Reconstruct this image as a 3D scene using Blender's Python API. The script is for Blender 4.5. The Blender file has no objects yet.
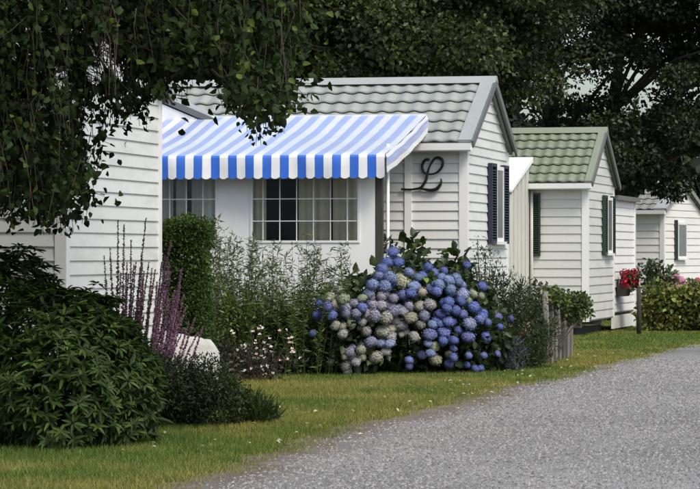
import bpy, math, random
import numpy as np
from mathutils import Vector, Matrix

R = math.radians
scene = bpy.context.scene
col = scene.collection
rng = np.random.default_rng(11)
rnd = random.Random(5)

# ------------------------------------------------------------------ camera
EYE = 1.42                 # eye height, metres
FPX, HY = 2900.0, 252.0    # focal length in photo pixels, horizon row
cam = bpy.data.cameras.new('camera')
cam.sensor_width = 36.0
cam.lens = FPX / 700 * 36.0
cam.clip_end = 3000
cam.clip_start = 0.5
camo = bpy.data.objects.new('camera', cam)
col.objects.link(camo)
camo.location = (0, 0, EYE)
camo.rotation_euler = (R(90) + math.atan((HY - 244.5) / FPX), 0, 0)
scene.camera = camo

# ------------------------------------------------------------------ light
SUN_EL, SUN_AZ = 53.0, 142.0      # azimuth from +Y (view direction) towards +X
world = bpy.data.worlds.new('World')
scene.world = world
world.use_nodes = True
wn = world.node_tree
bg = wn.nodes['Background']
sky = wn.nodes.new('ShaderNodeTexSky')
sky.sky_type = 'NISHITA'
sky.sun_disc = False
sky.sun_elevation = R(SUN_EL)
sky.sun_rotation = R(SUN_AZ)
sky.air_density = 1.0
sky.dust_density = 3.0
sky.ozone_density = 1.0
wn.links.new(sky.outputs[0], bg.inputs[0])
bg.inputs[1].default_value = 0.15
sun = bpy.data.lights.new('sun', 'SUN')
sun.energy = 2.0
sun.angle = R(22)
sun.color = (1.0, 0.935, 0.81)
suno = bpy.data.objects.new('sun', sun)
col.objects.link(suno)
sd = Vector((math.sin(R(SUN_AZ)) * math.cos(R(SUN_EL)), math.cos(R(SUN_AZ)) * math.cos(R(SUN_EL)), math.sin(R(SUN_EL))))
suno.rotation_euler = sd.to_track_quat('Z', 'Y').to_euler()
suno.location = sd * 60
vs = scene.view_settings
vs.view_transform = 'Standard'
vs.look = 'None'
vs.gamma = 1
vs.exposure = 0.48
vs.use_curve_mapping = False
scene.render.engine = 'CYCLES'
scene.cycles.use_denoising = True
scene.cycles.max_bounces = 8
scene.cycles.transparent_max_bounces = 12


def at(px, py, Y):
    """the point at distance Y that lies on photo pixel (px, py)"""
    return Vector(((px - 350) * Y / FPX, Y, EYE + (HY - py) * Y / FPX))


# ------------------------------------------------------------------ materials
def lin(c):
    return tuple(((x / 12.92) if x <= 0.04045 else ((x + 0.055) / 1.055) ** 2.4) for x in c)


def new_mat(name):
    m = bpy.data.materials.new(name)
    m.use_nodes = True
    return m, m.node_tree, m.node_tree.nodes['Principled BSDF']


def N(nt, t, **kw):
    n = nt.nodes.new(t)
    for k, v in kw.items():
        setattr(n, k, v)
    return n


def plain(name, c, rough=0.5, var=0.12, scale=6.0, bump=0.0, bscale=60.0, stretch=(1, 1, 1), perobj=0.06, dirt=None, dirtamt=0.0, spec=0.5, metal=0.0):
    """paint / wood / stone: noise-varied colour, optional dirt and fine bump"""
    m, nt, p = new_mat(name)
    L = nt.links.new
    tc = N(nt, 'ShaderNodeTexCoord')
    mp = N(nt, 'ShaderNodeMapping')
    mp.inputs['Scale'].default_value = stretch
    L(tc.outputs['Object'], mp.inputs[0])
    no = N(nt, 'ShaderNodeTexNoise')
    no.inputs['Scale'].default_value = scale
    no.inputs['Detail'].default_value = 6
    L(mp.outputs[0], no.inputs['Vector'])
    oi = N(nt, 'ShaderNodeObjectInfo')
    ma = N(nt, 'ShaderNodeMath', operation='MULTIPLY_ADD')
    ma.inputs[1].default_value = var * 2
    ma.inputs[2].default_value = 1 - var
    L(no.outputs[0], ma.inputs[0])
    mb = N(nt, 'ShaderNodeMath', operation='MULTIPLY_ADD')
    mb.inputs[1].default_value = perobj * 2
    mb.inputs[2].default_value = -perobj
    L(oi.outputs['Random'], mb.inputs[0])
    ad = N(nt, 'ShaderNodeMath', operation='ADD')
    L(ma.outputs[0], ad.inputs[0]); L(mb.outputs[0], ad.inputs[1])
    mix = N(nt, 'ShaderNodeVectorMath', operation='SCALE')
    mix.inputs[0].default_value = c[:3]
    L(ad.outputs[0], mix.inputs['Scale'])
    src = mix.outputs[0]
    if dirt:
        n2 = N(nt, 'ShaderNodeTexNoise')
        n2.inputs['Scale'].default_value = scale * 0.6
        n2.inputs['Detail'].default_value = 8
        n2.inputs['Roughness'].default_value = 0.7
        L(mp.outputs[0], n2.inputs['Vector'])
        cr = N(nt, 'ShaderNodeMapRange')
        cr.inputs[1].default_value = 0.48; cr.inputs[2].default_value = 0.75
        cr.inputs[3].default_value = 0.0; cr.inputs[4].default_value = dirtamt
        L(n2.outputs[0], cr.inputs[0])
        mx = N(nt, 'ShaderNodeMix', data_type='RGBA')
        L(cr.outputs[0], mx.inputs[0])
        L(src, mx.inputs[6])
        mx.inputs[7].default_value = (*dirt, 1)
        src = mx.outputs[2]
    L(src, p.inputs['Base Color'])
    p.inputs['Roughness'].default_value = rough
    p.inputs['Specular IOR Level'].default_value = spec
    p.inputs['Metallic'].default_value = metal
    if bump:
        bn = N(nt, 'ShaderNodeTexNoise')
        bn.inputs['Scale'].default_value = bscale
        bn.inputs['Detail'].default_value = 5
        L(mp.outputs[0], bn.inputs['Vector'])
        b = N(nt, 'ShaderNodeBump')
        b.inputs['Strength'].default_value = bump
        b.inputs['Distance'].default_value = 0.01
        L(bn.outputs[0], b.inputs['Height'])
        L(b.outputs[0], p.inputs['Normal'])
    return m


def leaf_mat(name, rough=0.5, trans=0.22, spec=0.4):
    m, nt, p = new_mat(name)
    L = nt.links.new
    a = N(nt, 'ShaderNodeAttribute')
    a.attribute_name = 'Col'
    L(a.outputs['Color'], p.inputs['Base Color'])
    p.inputs['Roughness'].default_value = rough
    p.inputs['Specular IOR Level'].default_value = spec
    t = N(nt, 'ShaderNodeBsdfTranslucent')
    sc = N(nt, 'ShaderNodeVectorMath', operation='MULTIPLY')
    sc.inputs[1].default_value = (1.5, 1.6, 0.7)
    L(a.outputs['Color'], sc.inputs[0])
    L(sc.outputs[0], t.inputs[0])
    mx = N(nt, 'ShaderNodeMixShader')
    mx.inputs[0].default_value = trans
    L(p.outputs[0], mx.inputs[1]); L(t.outputs[0], mx.inputs[2])
    L(mx.outputs[0], nt.nodes['Material Output'].inputs[0])
    return m


M = {}
M['siding'] = plain('siding_white', (.64, .655, .63), .42, .05, 2.0, .08, 40, (.5, 1, 3.5), .045, (.40, .43, .36), .6)
M['siding_cream'] = plain('siding_cream', (.545, .555, .52), .45, .05, 2.0, .08, 40, (.5, 1, 3.5), .045, (.34, .36, .28), .6)
M['siding_cool'] = plain('siding_cool', (.72, .72, .69), .45, .04, 2.0, .05, 40, (.6, 1, 5), .03, (.5, .53, .5), .3)
M['trim'] = plain('trim_white', (.76, .77, .75), .35, .04, 3.0, .0, 40, (1, 1, .4), .02, (.5, .5, .45), .25)
M['panel'] = plain('porch_panel', (.78, .79, .77), .5, .04, 2.5, .05, 60, (1, 1, .4), .02, (.55, .56, .52), .3)
M['tile_grey'] = plain('tile_grey', (.275, .30, .28), .55, .10, 4.0, .12, 90, (1, 1, 1), .05, (.20, .23, .19), .45)
M['tile_green'] = plain('tile_green', (.17, .205, .145), .55, .10, 4.0, .12, 90, (1, 1, 1), .05, (.15, .19, .11), .5)
M['tile_slate'] = plain('tile_slate', (.21, .21, .195), .6, .10, 4.0, .12, 90, (1, 1, 1), .05, (.14, .16, .15), .5)
M['verge'] = plain('verge_metal', (.31, .335, .33), .55, .06, 5.0, .05, 90, (1, 1, 1), .02, (.24, .26, .23), .5)
M['verge_green'] = plain('verge_green', (.21, .24, .185), .55, .06, 5.0, .05, 90, (1, 1, 1), .02, (.2, .23, .16), .5)
M['barge'] = plain('barge_grey', (.12, .13, .125), .5, .12, 5.0, .1, 60)
M['barge_pale'] = plain('barge_pale', (.24, .26, .25), .5, .12, 5.0, .1, 60)
M['navy'] = plain('shutter_navy', (.012, .017, .04), .45, .2, 8.0)
M['green_dark'] = plain('shutter_green', (.015, .032, .024), .45, .2, 8.0)
M['dark'] = plain('recess_shade', (.02, .02, .02), .8, .2, 5.0)  # near-black: shade of porch inside, window backs and underfloor put into colour
M['chassis'] = plain('chassis_grey', (.28, .28, .28), .6, .2, 6.0, .1, 50)
M['concrete'] = plain('concrete', (.30, .29, .27), .9, .2, 12.0, .5, 60)
M['iron'] = plain('wrought_iron', (.008, .008, .008), .4, .2, 20.0)
M['ivory'] = plain('ivory_board', (.52, .53, .48), .55, .08, 3.0, .1, 60, (1, 1, .3), .07, (.36, .36, .27), .5)
M['post_olive'] = plain('post_olive', (.045, .045, .032), .6, .25, 6.0, .2, 60, (1, 1, .3))
M['curtain'] = plain('curtain', (.66, .61, .46), .9, .15, 4.0, .2, 200, (1, 1, .2))
M['curtain_pale'] = plain('curtain_pale', (.82, .81, .74), .9, .12, 4.0, .2, 200, (1, 1, .2))
M['wood'] = plain('weathered_wood', (.17, .16, .14), .9, .45, 9.0, .6, 40, (3, 3, .25), .12, (.09, .085, .06), .6)
M['wood_dark'] = plain('dark_wood', (.03, .026, .02), .85, .3, 9.0, .5, 40, (3, 3, .25))
M['bark'] = plain('bark', (.055, .047, .038), .95, .4, 7.0, .9, 22, (1, 1, .25))
M['twig'] = plain('twig', (.05, .035, .025), .8, .3, 10.0)
M['stem'] = plain('green_stem', (.07, .09, .03), .7, .3, 10.0)
M['stem_red'] = plain('reddish_stem', (.075, .035, .04), .7, .3, 10.0)
M['whitewash'] = plain('whitewashed_stone', (.44, .435, .41), .9, .25, 9.0, .8, 35, (1, 1, 1), .02, (.3, .3, .25), .55)
M['box'] = plain('planter_wood', (.045, .033, .025), .8, .3, 9.0, .4, 40)
M['leaf'] = leaf_mat('leaf')
M['leaf_gloss'] = leaf_mat('leaf_glossy', .5, .18, .2)
M['needle'] = leaf_mat('leaf_dull', .7, .15, .2)
M['petal'] = leaf_mat('petal', .6, .25, .2)
M['grass'] = leaf_mat('grass_blade', .55, .3, .3)

# bloom: colour comes from each object's own colour
m, nt, p = new_mat('bloom')
oi = N(nt, 'ShaderNodeObjectInfo')
at_ = N(nt, 'ShaderNodeAttribute'); at_.attribute_name = 'Col'
mu = N(nt, 'ShaderNodeVectorMath', operation='MULTIPLY')
nt.links.new(oi.outputs['Color'], mu.inputs[0]); nt.links.new(at_.outputs['Color'], mu.inputs[1])
nt.links.new(mu.outputs[0], p.inputs['Base Color'])
p.inputs['Roughness'].default_value = .65
p.inputs['Specular IOR Level'].default_value = .2
M['bloom'] = m

# window glass
m, nt, p = new_mat('window_glass')
fr = N(nt, 'ShaderNodeFresnel'); fr.inputs[0].default_value = 1.5
tr = N(nt, 'ShaderNodeBsdfTransparent'); tr.inputs[0].default_value = (.93, .95, .94, 1)
gl = N(nt, 'ShaderNodeBsdfGlossy'); gl.inputs['Roughness'].default_value = .03
mx = N(nt, 'ShaderNodeMixShader')
nt.links.new(fr.outputs[0], mx.inputs[0]); nt.links.new(tr.outputs[0], mx.inputs[1]); nt.links.new(gl.outputs[0], mx.inputs[2])
nt.links.new(mx.outputs[0], nt.nodes['Material Output'].inputs[0])
M['glass'] = m

# awning cloth: stripes run by the cloth's own width (UV, metres)
STRIPE = 0.212
m, nt, p = new_mat('awning_cloth')
uv = N(nt, 'ShaderNodeUVMap')
sx = N(nt, 'ShaderNodeSeparateXYZ')
nt.links.new(uv.outputs[0], sx.inputs[0])
dv = N(nt, 'ShaderNodeMath', operation='DIVIDE'); dv.inputs[1].default_value = STRIPE
nt.links.new(sx.outputs[0], dv.inputs[0])
frc = N(nt, 'ShaderNodeMath', operation='FRACT'); nt.links.new(dv.outputs[0], frc.inputs[0])
gt = N(nt, 'ShaderNodeMath', operation='GREATER_THAN'); gt.inputs[1].default_value = .49
nt.links.new(frc.outputs[0], gt.inputs[0])
mx = N(nt, 'ShaderNodeMix', data_type='RGBA')
nt.links.new(gt.outputs[0], mx.inputs[0])
mx.inputs[6].default_value = (.82, .83, .84, 1)
mx.inputs[7].default_value = (.018, .13, .60, 1)
# the upper cloth has paler blue stripes, less so towards the left end
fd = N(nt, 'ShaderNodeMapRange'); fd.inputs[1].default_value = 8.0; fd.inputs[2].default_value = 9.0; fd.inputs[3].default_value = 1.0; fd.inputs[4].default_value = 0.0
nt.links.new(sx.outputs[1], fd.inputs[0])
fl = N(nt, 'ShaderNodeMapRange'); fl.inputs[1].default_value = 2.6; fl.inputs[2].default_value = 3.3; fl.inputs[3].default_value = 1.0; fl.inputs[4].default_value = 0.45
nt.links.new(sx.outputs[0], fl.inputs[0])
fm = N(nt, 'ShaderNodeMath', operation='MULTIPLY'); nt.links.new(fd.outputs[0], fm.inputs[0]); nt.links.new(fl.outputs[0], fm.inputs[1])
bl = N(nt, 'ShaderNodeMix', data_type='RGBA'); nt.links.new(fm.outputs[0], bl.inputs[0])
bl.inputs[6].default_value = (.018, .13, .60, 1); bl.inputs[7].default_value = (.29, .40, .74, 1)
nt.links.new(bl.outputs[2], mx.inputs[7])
no = N(nt, 'ShaderNodeTexNoise'); no.inputs['Scale'].default_value = 3.5; no.inputs['Detail'].default_value = 6
tc = N(nt, 'ShaderNodeTexCoord'); nt.links.new(tc.outputs['Object'], no.inputs['Vector'])
ma = N(nt, 'ShaderNodeMath', operation='MULTIPLY_ADD'); ma.inputs[1].default_value = .34; ma.inputs[2].default_value = .82
nt.links.new(no.outputs[0], ma.inputs[0])
sc = N(nt, 'ShaderNodeVectorMath', operation='SCALE')
nt.links.new(mx.outputs[2], sc.inputs[0]); nt.links.new(ma.outputs[0], sc.inputs['Scale'])
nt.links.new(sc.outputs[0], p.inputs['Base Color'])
p.inputs['Roughness'].default_value = .36
p.inputs['Specular IOR Level'].default_value = .9
p.inputs['Coat Weight'].default_value = .9
p.inputs['Coat Roughness'].default_value = .22
p.inputs['Sheen Weight'].default_value = .8
p.inputs['Sheen Roughness'].default_value = .35
M['awning'] = m


def ground_mat(name, c1, c2, c3, s1, s2, bump, bs):
    m, nt, p = new_mat(name)
    L = nt.links.new
    g = N(nt, 'ShaderNodeNewGeometry')
    a = N(nt, 'ShaderNodeTexNoise'); a.inputs['Scale'].default_value = s1; a.inputs['Detail'].default_value = 5
    b = N(nt, 'ShaderNodeTexNoise'); b.inputs['Scale'].default_value = s2; b.inputs['Detail'].default_value = 8
    L(g.outputs['Position'], a.inputs['Vector']); L(g.outputs['Position'], b.inputs['Vector'])
    r1 = N(nt, 'ShaderNodeMapRange'); r1.inputs[1].default_value = .38; r1.inputs[2].default_value = .62
    r2 = N(nt, 'ShaderNodeMapRange'); r2.inputs[1].default_value = .40; r2.inputs[2].default_value = .62
    L(a.outputs[0], r1.inputs[0]); L(b.outputs[0], r2.inputs[0])
    m1 = N(nt, 'ShaderNodeMix', data_type='RGBA'); m2 = N(nt, 'ShaderNodeMix', data_type='RGBA')
    L(r1.outputs[0], m1.inputs[0]); m1.inputs[6].default_value = (*c1, 1); m1.inputs[7].default_value = (*c2, 1)
    r2m = N(nt, 'ShaderNodeMath', operation='MULTIPLY'); r2m.inputs[1].default_value = .6
    L(r2.outputs[0], r2m.inputs[0])
    L(r2m.outputs[0], m2.inputs[0]); L(m1.outputs[2], m2.inputs[6]); m2.inputs[7].default_value = (*c3, 1)
    L(m2.outputs[2], p.inputs['Base Color'])
    p.inputs['Roughness'].default_value = .95
    p.inputs['Specular IOR Level'].default_value = .2
    bn = N(nt, 'ShaderNodeTexNoise'); bn.inputs['Scale'].default_value = bs; bn.inputs['Detail'].default_value = 4
    L(g.outputs['Position'], bn.inputs['Vector'])
    bu = N(nt, 'ShaderNodeBump'); bu.inputs['Strength'].default_value = bump; bu.inputs['Distance'].default_value = .02
    L(bn.outputs[0], bu.inputs['Height']); L(bu.outputs[0], p.inputs['Normal'])
    return m


M['ground'] = ground_mat('ground_turf', (.060, .075, .020), (.11, .10, .035), (.10, .08, .045), 1.3, 18, .7, 60)

# gravel road: chips by voronoi cells, larger tonal drift
m, nt, p = new_mat('gravel')
L = nt.links.new
g = N(nt, 'ShaderNodeNewGeometry')
vo = N(nt, 'ShaderNodeTexVoronoi'); vo.inputs['Scale'].default_value = 80
L(g.outputs['Position'], vo.inputs['Vector'])
sp = N(nt, 'ShaderNodeSeparateColor'); L(vo.outputs['Color'], sp.inputs[0])
cr = N(nt, 'ShaderNodeValToRGB')
e = cr.color_ramp.elements
e[0].position = 0.0; e[0].color = (.15, .149, .146, 1)
e[1].position = 1.0; e[1].color = (.40, .397, .388, 1)
x = e.new(.25); x.color = (.22, .218, .214, 1)
x = e.new(.75); x.color = (.28, .278, .272, 1)
L(sp.outputs[0], cr.inputs[0])
n1 = N(nt, 'ShaderNodeTexNoise'); n1.inputs['Scale'].default_value = .9; n1.inputs['Detail'].default_value = 7; n1.inputs['Roughness'].default_value = .65
mp = N(nt, 'ShaderNodeMapping'); mp.inputs['Scale'].default_value = (.6, .35, 1)
L(g.outputs['Position'], mp.inputs[0]); L(mp.outputs[0], n1.inputs['Vector'])
mr = N(nt, 'ShaderNodeMapRange'); mr.inputs[1].default_value = .3; mr.inputs[2].default_value = .7; mr.inputs[3].default_value = .68; mr.inputs[4].default_value = 1.28
L(n1.outputs[0], mr.inputs[0])
sc = N(nt, 'ShaderNodeVectorMath', operation='SCALE')
L(cr.outputs[0], sc.inputs[0]); L(mr.outputs[0], sc.inputs['Scale'])
ea = N(nt, 'ShaderNodeAttribute'); ea.attribute_name = 'Col'
en = N(nt, 'ShaderNodeTexNoise'); en.inputs['Scale'].default_value = 5.0; en.inputs['Detail'].default_value = 8
L(g.outputs['Position'], en.inputs['Vector'])
em = N(nt, 'ShaderNodeMath', operation='MULTIPLY'); L(ea.outputs['Fac'], em.inputs[0]); L(en.outputs[0], em.inputs[1])
er = N(nt, 'ShaderNodeMapRange'); er.inputs[1].default_value = .12; er.inputs[2].default_value = .5; er.inputs[4].default_value = .85
L(em.outputs[0], er.inputs[0])
ex_ = N(nt, 'ShaderNodeMix', data_type='RGBA'); L(er.outputs[0], ex_.inputs[0]); L(sc.outputs[0], ex_.inputs[6])
ex_.inputs[7].default_value = (.15, .115, .075, 1)
L(ex_.outputs[2], p.inputs['Base Color'])
p.inputs['Roughness'].default_value = .9
p.inputs['Specular IOR Level'].default_value = .25
bu = N(nt, 'ShaderNodeBump'); bu.inputs['Strength'].default_value = 1.0; bu.inputs['Distance'].default_value = .015
inv = N(nt, 'ShaderNodeMath', operation='SUBTRACT'); inv.inputs[0].default_value = 1
L(vo.outputs['Distance'], inv.inputs[1]); L(inv.outputs[0], bu.inputs['Height']); L(bu.outputs[0], p.inputs['Normal'])
M['gravel'] = m
M['stone'] = leaf_mat('stone_chip', .9, 0.0, .2)


# ------------------------------------------------------------------ mesh helpers
class MB:
    def __init__(s):
        s.v, s.f = [], []

    def poly(s, pts, faces):
        b = len(s.v)
        s.v += [tuple(q) for q in pts]
        s.f += [tuple(b + i for i in f) for f in faces]
        return s

    def box(s, x0, x1, y0, y1, z0, z1):
        return s.poly([(x0, y0, z0), (x1, y0, z0), (x1, y1, z0), (x0, y1, z0), (x0, y0, z1), (x1, y0, z1), (x1, y1, z1), (x0, y1, z1)],
                      [(0, 3, 2, 1), (4, 5, 6, 7), (0, 1, 5, 4), (1, 2, 6, 5), (2, 3, 7, 6), (3, 0, 4, 7)])

    def prism(s, a, b):
        """two matching rings joined into a solid"""
        n = len(a)
        return s.poly(list(a) + list(b), [tuple(range(n))[::-1], tuple(range(n, 2 * n))] + [(i, (i + 1) % n, n + (i + 1) % n, n + i) for i in range(n)])

    def tube(s, pts, rad, k=6, closed_ends=True):
        pts = [Vector(q) for q in pts]
        n = len(pts)
        rads = rad if hasattr(rad, '__len__') else [rad] * n
        base = len(s.v)
        up = Vector((.13, .29, .95)).normalized()
        for i, q in enumerate(pts):
            d = (pts[min(i + 1, n - 1)] - pts[max(i - 1, 0)])
            d = d.normalized() if d.length > 1e-9 else Vector((0, 0, 1))
            a = d.cross(up)
            if a.length < 1e-3:
                a = d.cross(Vector((1, 0, 0)))
            a.normalize()
            b = d.cross(a).normalized()
            for j in range(k):
                t = 2 * math.pi * j / k
                s.v.append(tuple(q + (a * math.cos(t) + b * math.sin(t)) * rads[i]))
        for i in range(n - 1):
            for j in range(k):
                s.f.append((base + i * k + j, base + i * k + (j + 1) % k, base + (i + 1) * k + (j + 1) % k, base + (i + 1) * k + j))
        if closed_ends:
            s.f.append(tuple(base + j for j in range(k))[::-1])
            s.f.append(tuple(base + (n - 1) * k + j for j in range(k)))
        return s

    def mesh(s, name, mat):
        me = bpy.data.meshes.new(name)
        me.from_pydata(s.v, [], s.f)
        me.validate()
        me.materials.append(M[mat])
        return me

    def build(s, name, mat, parent=None, smooth=False):
        return link(name, s.mesh(name, mat), parent, smooth=smooth)


def link(name, me, parent=None, loc=None, rot=None, smooth=False):
    o = bpy.data.objects.new(name, me)
    col.objects.link(o)
    if parent is not None:
        o.parent = parent
    if loc is not None:
        o.location = loc
    if rot is not None:
        o.rotation_euler = rot
    if smooth:
        me.polygons.foreach_set('use_smooth', [True] * len(me.polygons))
    return o


def tag(o, label=None, cat=None, group=None, kind=None):
    if label: o['label'] = label
    if cat: o['category'] = cat
    if group: o['group'] = group
    if kind: o['kind'] = kind
    return o


def thing(name, label, cat, loc=(0, 0, 0), rz=0.0, group=None):
    o = bpy.data.objects.new(name, None)
    col.objects.link(o)
    o.location = loc
    o.rotation_euler = (0, 0, rz)
    o.empty_display_size = .2
    return tag(o, label, cat, group)


def unit(a):
    return a / np.maximum(np.linalg.norm(a, axis=1, keepdims=True), 1e-9)


def raw_mesh(name, V, F, mat, cols=None, k=None):
    """V (n,3); F (m,k) faces with k corners each"""
    k = F.shape[1]
    me = bpy.data.meshes.new(name)
    me.vertices.add(len(V)); me.loops.add(F.size); me.polygons.add(len(F))
    me.vertices.foreach_set('co', V.astype(np.float32).ravel())
    me.loops.foreach_set('vertex_index', F.astype(np.int32).ravel())
    me.polygons.foreach_set('loop_start', np.arange(0, F.size, k, dtype=np.int32))
    me.polygons.foreach_set('loop_total', np.full(len(F), k, dtype=np.int32))
    me.update(calc_edges=True)
    if cols is not None:
        ca = me.color_attributes.new('Col', 'FLOAT_COLOR', 'POINT')
        c4 = np.ones((len(V), 4), np.float32); c4[:, :3] = cols
        ca.data.foreach_set('color', c4.ravel())
    me.materials.append(M[mat])
    return me


def leaves(P, D, Nn, Ln, Wd, C, ovate=True, fold=.18, droop=.12):
    """leaf blades: base P, direction D, normal Nn, length, width, colour (n,3)"""
    n = len(P)
    D = unit(D)
    S = unit(np.cross(D, Nn))
    U = unit(np.cross(S, D))
    Ln = np.broadcast_to(np.asarray(Ln, float), (n,))[:, None]
    Wd = np.broadcast_to(np.asarray(Wd, float), (n,))[:, None]
    if ovate:
        b = P
        r1 = P + D * Ln * .33 + S * Wd * .5 + U * Wd * fold
        r2 = P + D * Ln * .70 + S * Wd * .36 + U * Wd * fold * .7 - U * Ln * droop * .4
        t = P + D * Ln - U * Ln * droop
        l2 = P + D * Ln * .70 - S * Wd * .36 + U * Wd * fold * .7 - U * Ln * droop * .4
        l1 = P + D * Ln * .33 - S * Wd * .5 + U * Wd * fold
        V = np.stack([b, r1, r2, t, l2, l1], 1).reshape(-1, 3)
        i = np.arange(n)[:, None] * 6
        F = np.concatenate([i + np.array([[0, 1, 2, 3]]), i + np.array([[0, 3, 4, 5]])])
        return V, F, np.repeat(C, 6, 0)
    b = P
    r = P + D * Ln * .42 + S * Wd * .5 + U * Wd * fold
    t = P + D * Ln - U * Ln * droop
    l = P + D * Ln * .42 - S * Wd * .5 + U * Wd * fold
    V = np.stack([b, r, t, l], 1).reshape(-1, 3)
    i = np.arange(n)[:, None] * 4
    F = np.concatenate([i + np.array([[0, 1, 2]]), i + np.array([[0, 2, 3]])])
    return V, F, np.repeat(C, 4, 0)


def palette(n, cols, jit=.22, w=None):
    cols = np.array(cols, float)
    c = cols[rng.choice(len(cols), n, p=w)]
    return np.clip(c * (1 + rng.normal(0, jit, (n, 1))), .003, .95)


def clump_leaves(cent, rad, per, Ln, Wd, cols, out=.8, up=.6, hang=0.0, jit=.22, ovate=True, w=None, lvar=.25, cjit=.18):
    """leaves filling ellipsoidal clumps. cent (k,3), rad (k,3)"""
    k = len(cent)
    idx = np.repeat(np.arange(k), per)
    n = len(idx)
    d = unit(rng.normal(size=(n, 3)))
    r = rng.random((n, 1)) ** .45
    P = cent[idx] + d * r * rad[idx]
    D = d * out + rng.normal(size=(n, 3)) * .6
    D[:, 2] -= hang
    Nn = rng.normal(size=(n, 3)) * .5 + d * .4
    Nn[:, 2] += up
    C = palette(n, cols, jit, w)
    C *= (1 + rng.normal(0, cjit, (k, 1)))[idx]
    C = np.clip(C, .003, .9)
    l = Ln * (1 + rng.normal(0, lvar, n).clip(-.5, .6))
    return leaves(P, D, unit(Nn), l, l * (Wd / Ln), C, ovate)


def foliage(name, parts, mat, parent, kind=None):
    Vs, Fs, Cs, o = [], [], [], 0
    for V, F, C in parts:
        Vs.append(V); Fs.append(F + o); Cs.append(C); o += len(V)
    me = raw_mesh(name, np.concatenate(Vs), np.concatenate(Fs), mat, np.concatenate(Cs))
    ob = link(name, me, parent)
    if kind: ob['kind'] = kind
    return ob


def A(*rows):
    return np.array(rows, float)


# ------------------------------------------------------------------ ground, road
def in_frame_sheet(name, pts, z, mat):
    return MB().poly([(x, y, z) for x, y in pts], [tuple(range(len(pts)))]).build(name, mat)


o = MB().poly([(-900, -300, 0), (900, -300, 0), (900, 2200, 0), (-900, 2200, 0)], [(0, 1, 2, 3)]).build('ground', 'ground')
tag(o, 'flat turf ground running under the homes and bushes', 'ground', kind='structure')

EDGE_Y = np.array([-20, 0, 8, 14, 17.4, 20.3, 23.1, 25.3, 27.8, 30.3, 32.2, 34.3, 38.1, 43.4, 50, 60, 75, 95])
EDGE_X = np.array([-6, -4.2, -2.7, -1.5, -.90, -.42, 0, .70, 1.25, 1.67, 2.33, 2.84, 3.82, 5.2, 7.2, 11.0, 18.5, 32.0])


def edge_x(y):
    y = np.asarray(y, float)
    return np.interp(y, EDGE_Y, EDGE_X) + .05 * np.sin(y * 3.1) + .035 * np.sin(y * 7.7 + 1) + .02 * np.sin(y * 19)


ys = np.concatenate([np.arange(-20, 12, 2.0), np.arange(12, 60, .12), np.arange(60, 95, 2.0)])
xs = edge_x(ys)
road_w = 6.5 + .0 * ys
pts_l = list(zip(xs, ys))
V, Cr = [], []
offs = (-.22, .10, .60, 6.5)
for i, (x, y) in enumerate(pts_l):
    for k, w_ in enumerate(offs):
        V.append((x + w_, y, .004))
        Cr.append((1.0, .85, 0.0, 0.0)[k] * (1 if y < 30 else max(.35, 1 - (y - 30) / 12)))
F = []
for i in range(len(pts_l) - 1):
    for k in range(3):
        a = 4 * i + k
        F.append((a, a + 1, a + 5, a + 4))
o = link('road', raw_mesh('road', np.array(V), np.array(F), 'gravel', np.repeat(np.array(Cr)[:, None], 3, 1)))
tag(o, 'pale grey gravel road curving away past the homes', 'road', kind='structure')

# loose chips on the road
n = 90000
y = 16.5 + 22 * rng.random(n) ** 1.3
ex = edge_x(y)
x = ex + rng.random(n) ** 1.25 * 6.2 - .12 * rng.random(n)
sel_ = rng.random(n) < np.clip((x - ex) * 1.6 + .08, 0, 1)
x, y, ex = x[sel_], y[sel_], ex[sel_]
n = len(x)
s = .004 + .009 * rng.random(n) ** 2.5 + y * .00012
ang = rng.random(n) * 6.28
base = np.stack([x, y, np.full(n, .004)], 1)
V = []
for k in range(4):
    t = ang + k * math.pi / 2 + rng.normal(0, .25, n)
    rr = s * (.8 + .4 * rng.random(n))
    V.append(base + np.stack([np.cos(t) * rr, np.sin(t) * rr, np.zeros(n)], 1))
V.append(base + np.stack([rng.normal(0, .25, n) * s, rng.normal(0, .25, n) * s, s * (.5 + .5 * rng.random(n))], 1))
V = np.stack(V, 1).reshape(-1, 3)
i = np.arange(n)[:, None] * 5
F = np.concatenate([i + np.array([[a, (a + 1) % 4, 4]]) for a in range(4)])
g_ = (.10 + .22 * rng.random(n))[:, None]
C = g_ * np.array([[1.0, .99, .965]])
o = link('gravel', raw_mesh('gravel', V, F, 'stone', np.repeat(C, 5, 0)))
tag(o, 'loose grey stone chips strewn over the road', 'gravel', kind='stuff')


_NG = rng.normal(size=(3, 64, 64))


def patch(x, y):
    out = 0
    for k, (f_, w_) in enumerate(((.55, .5), (1.5, .42), (4.2, .3))):
        gx, gy = x * f_ + 20.3, y * f_ * .8 + 7.1
        ix, iy = np.floor(gx).astype(int), np.floor(gy).astype(int)
        fx, fy = gx - ix, gy - iy
        fx = fx * fx * (3 - 2 * fx); fy = fy * fy * (3 - 2 * fy)
        g = lambda i, j: _NG[k, (ix + i) % 64, (iy + j) % 64]
        out = out + w_ * ((g(0, 0) * (1 - fx) + g(1, 0) * fx) * (1 - fy) + (g(0, 1) * (1 - fx) + g(1, 1) * fx) * fy)
    return out


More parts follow.
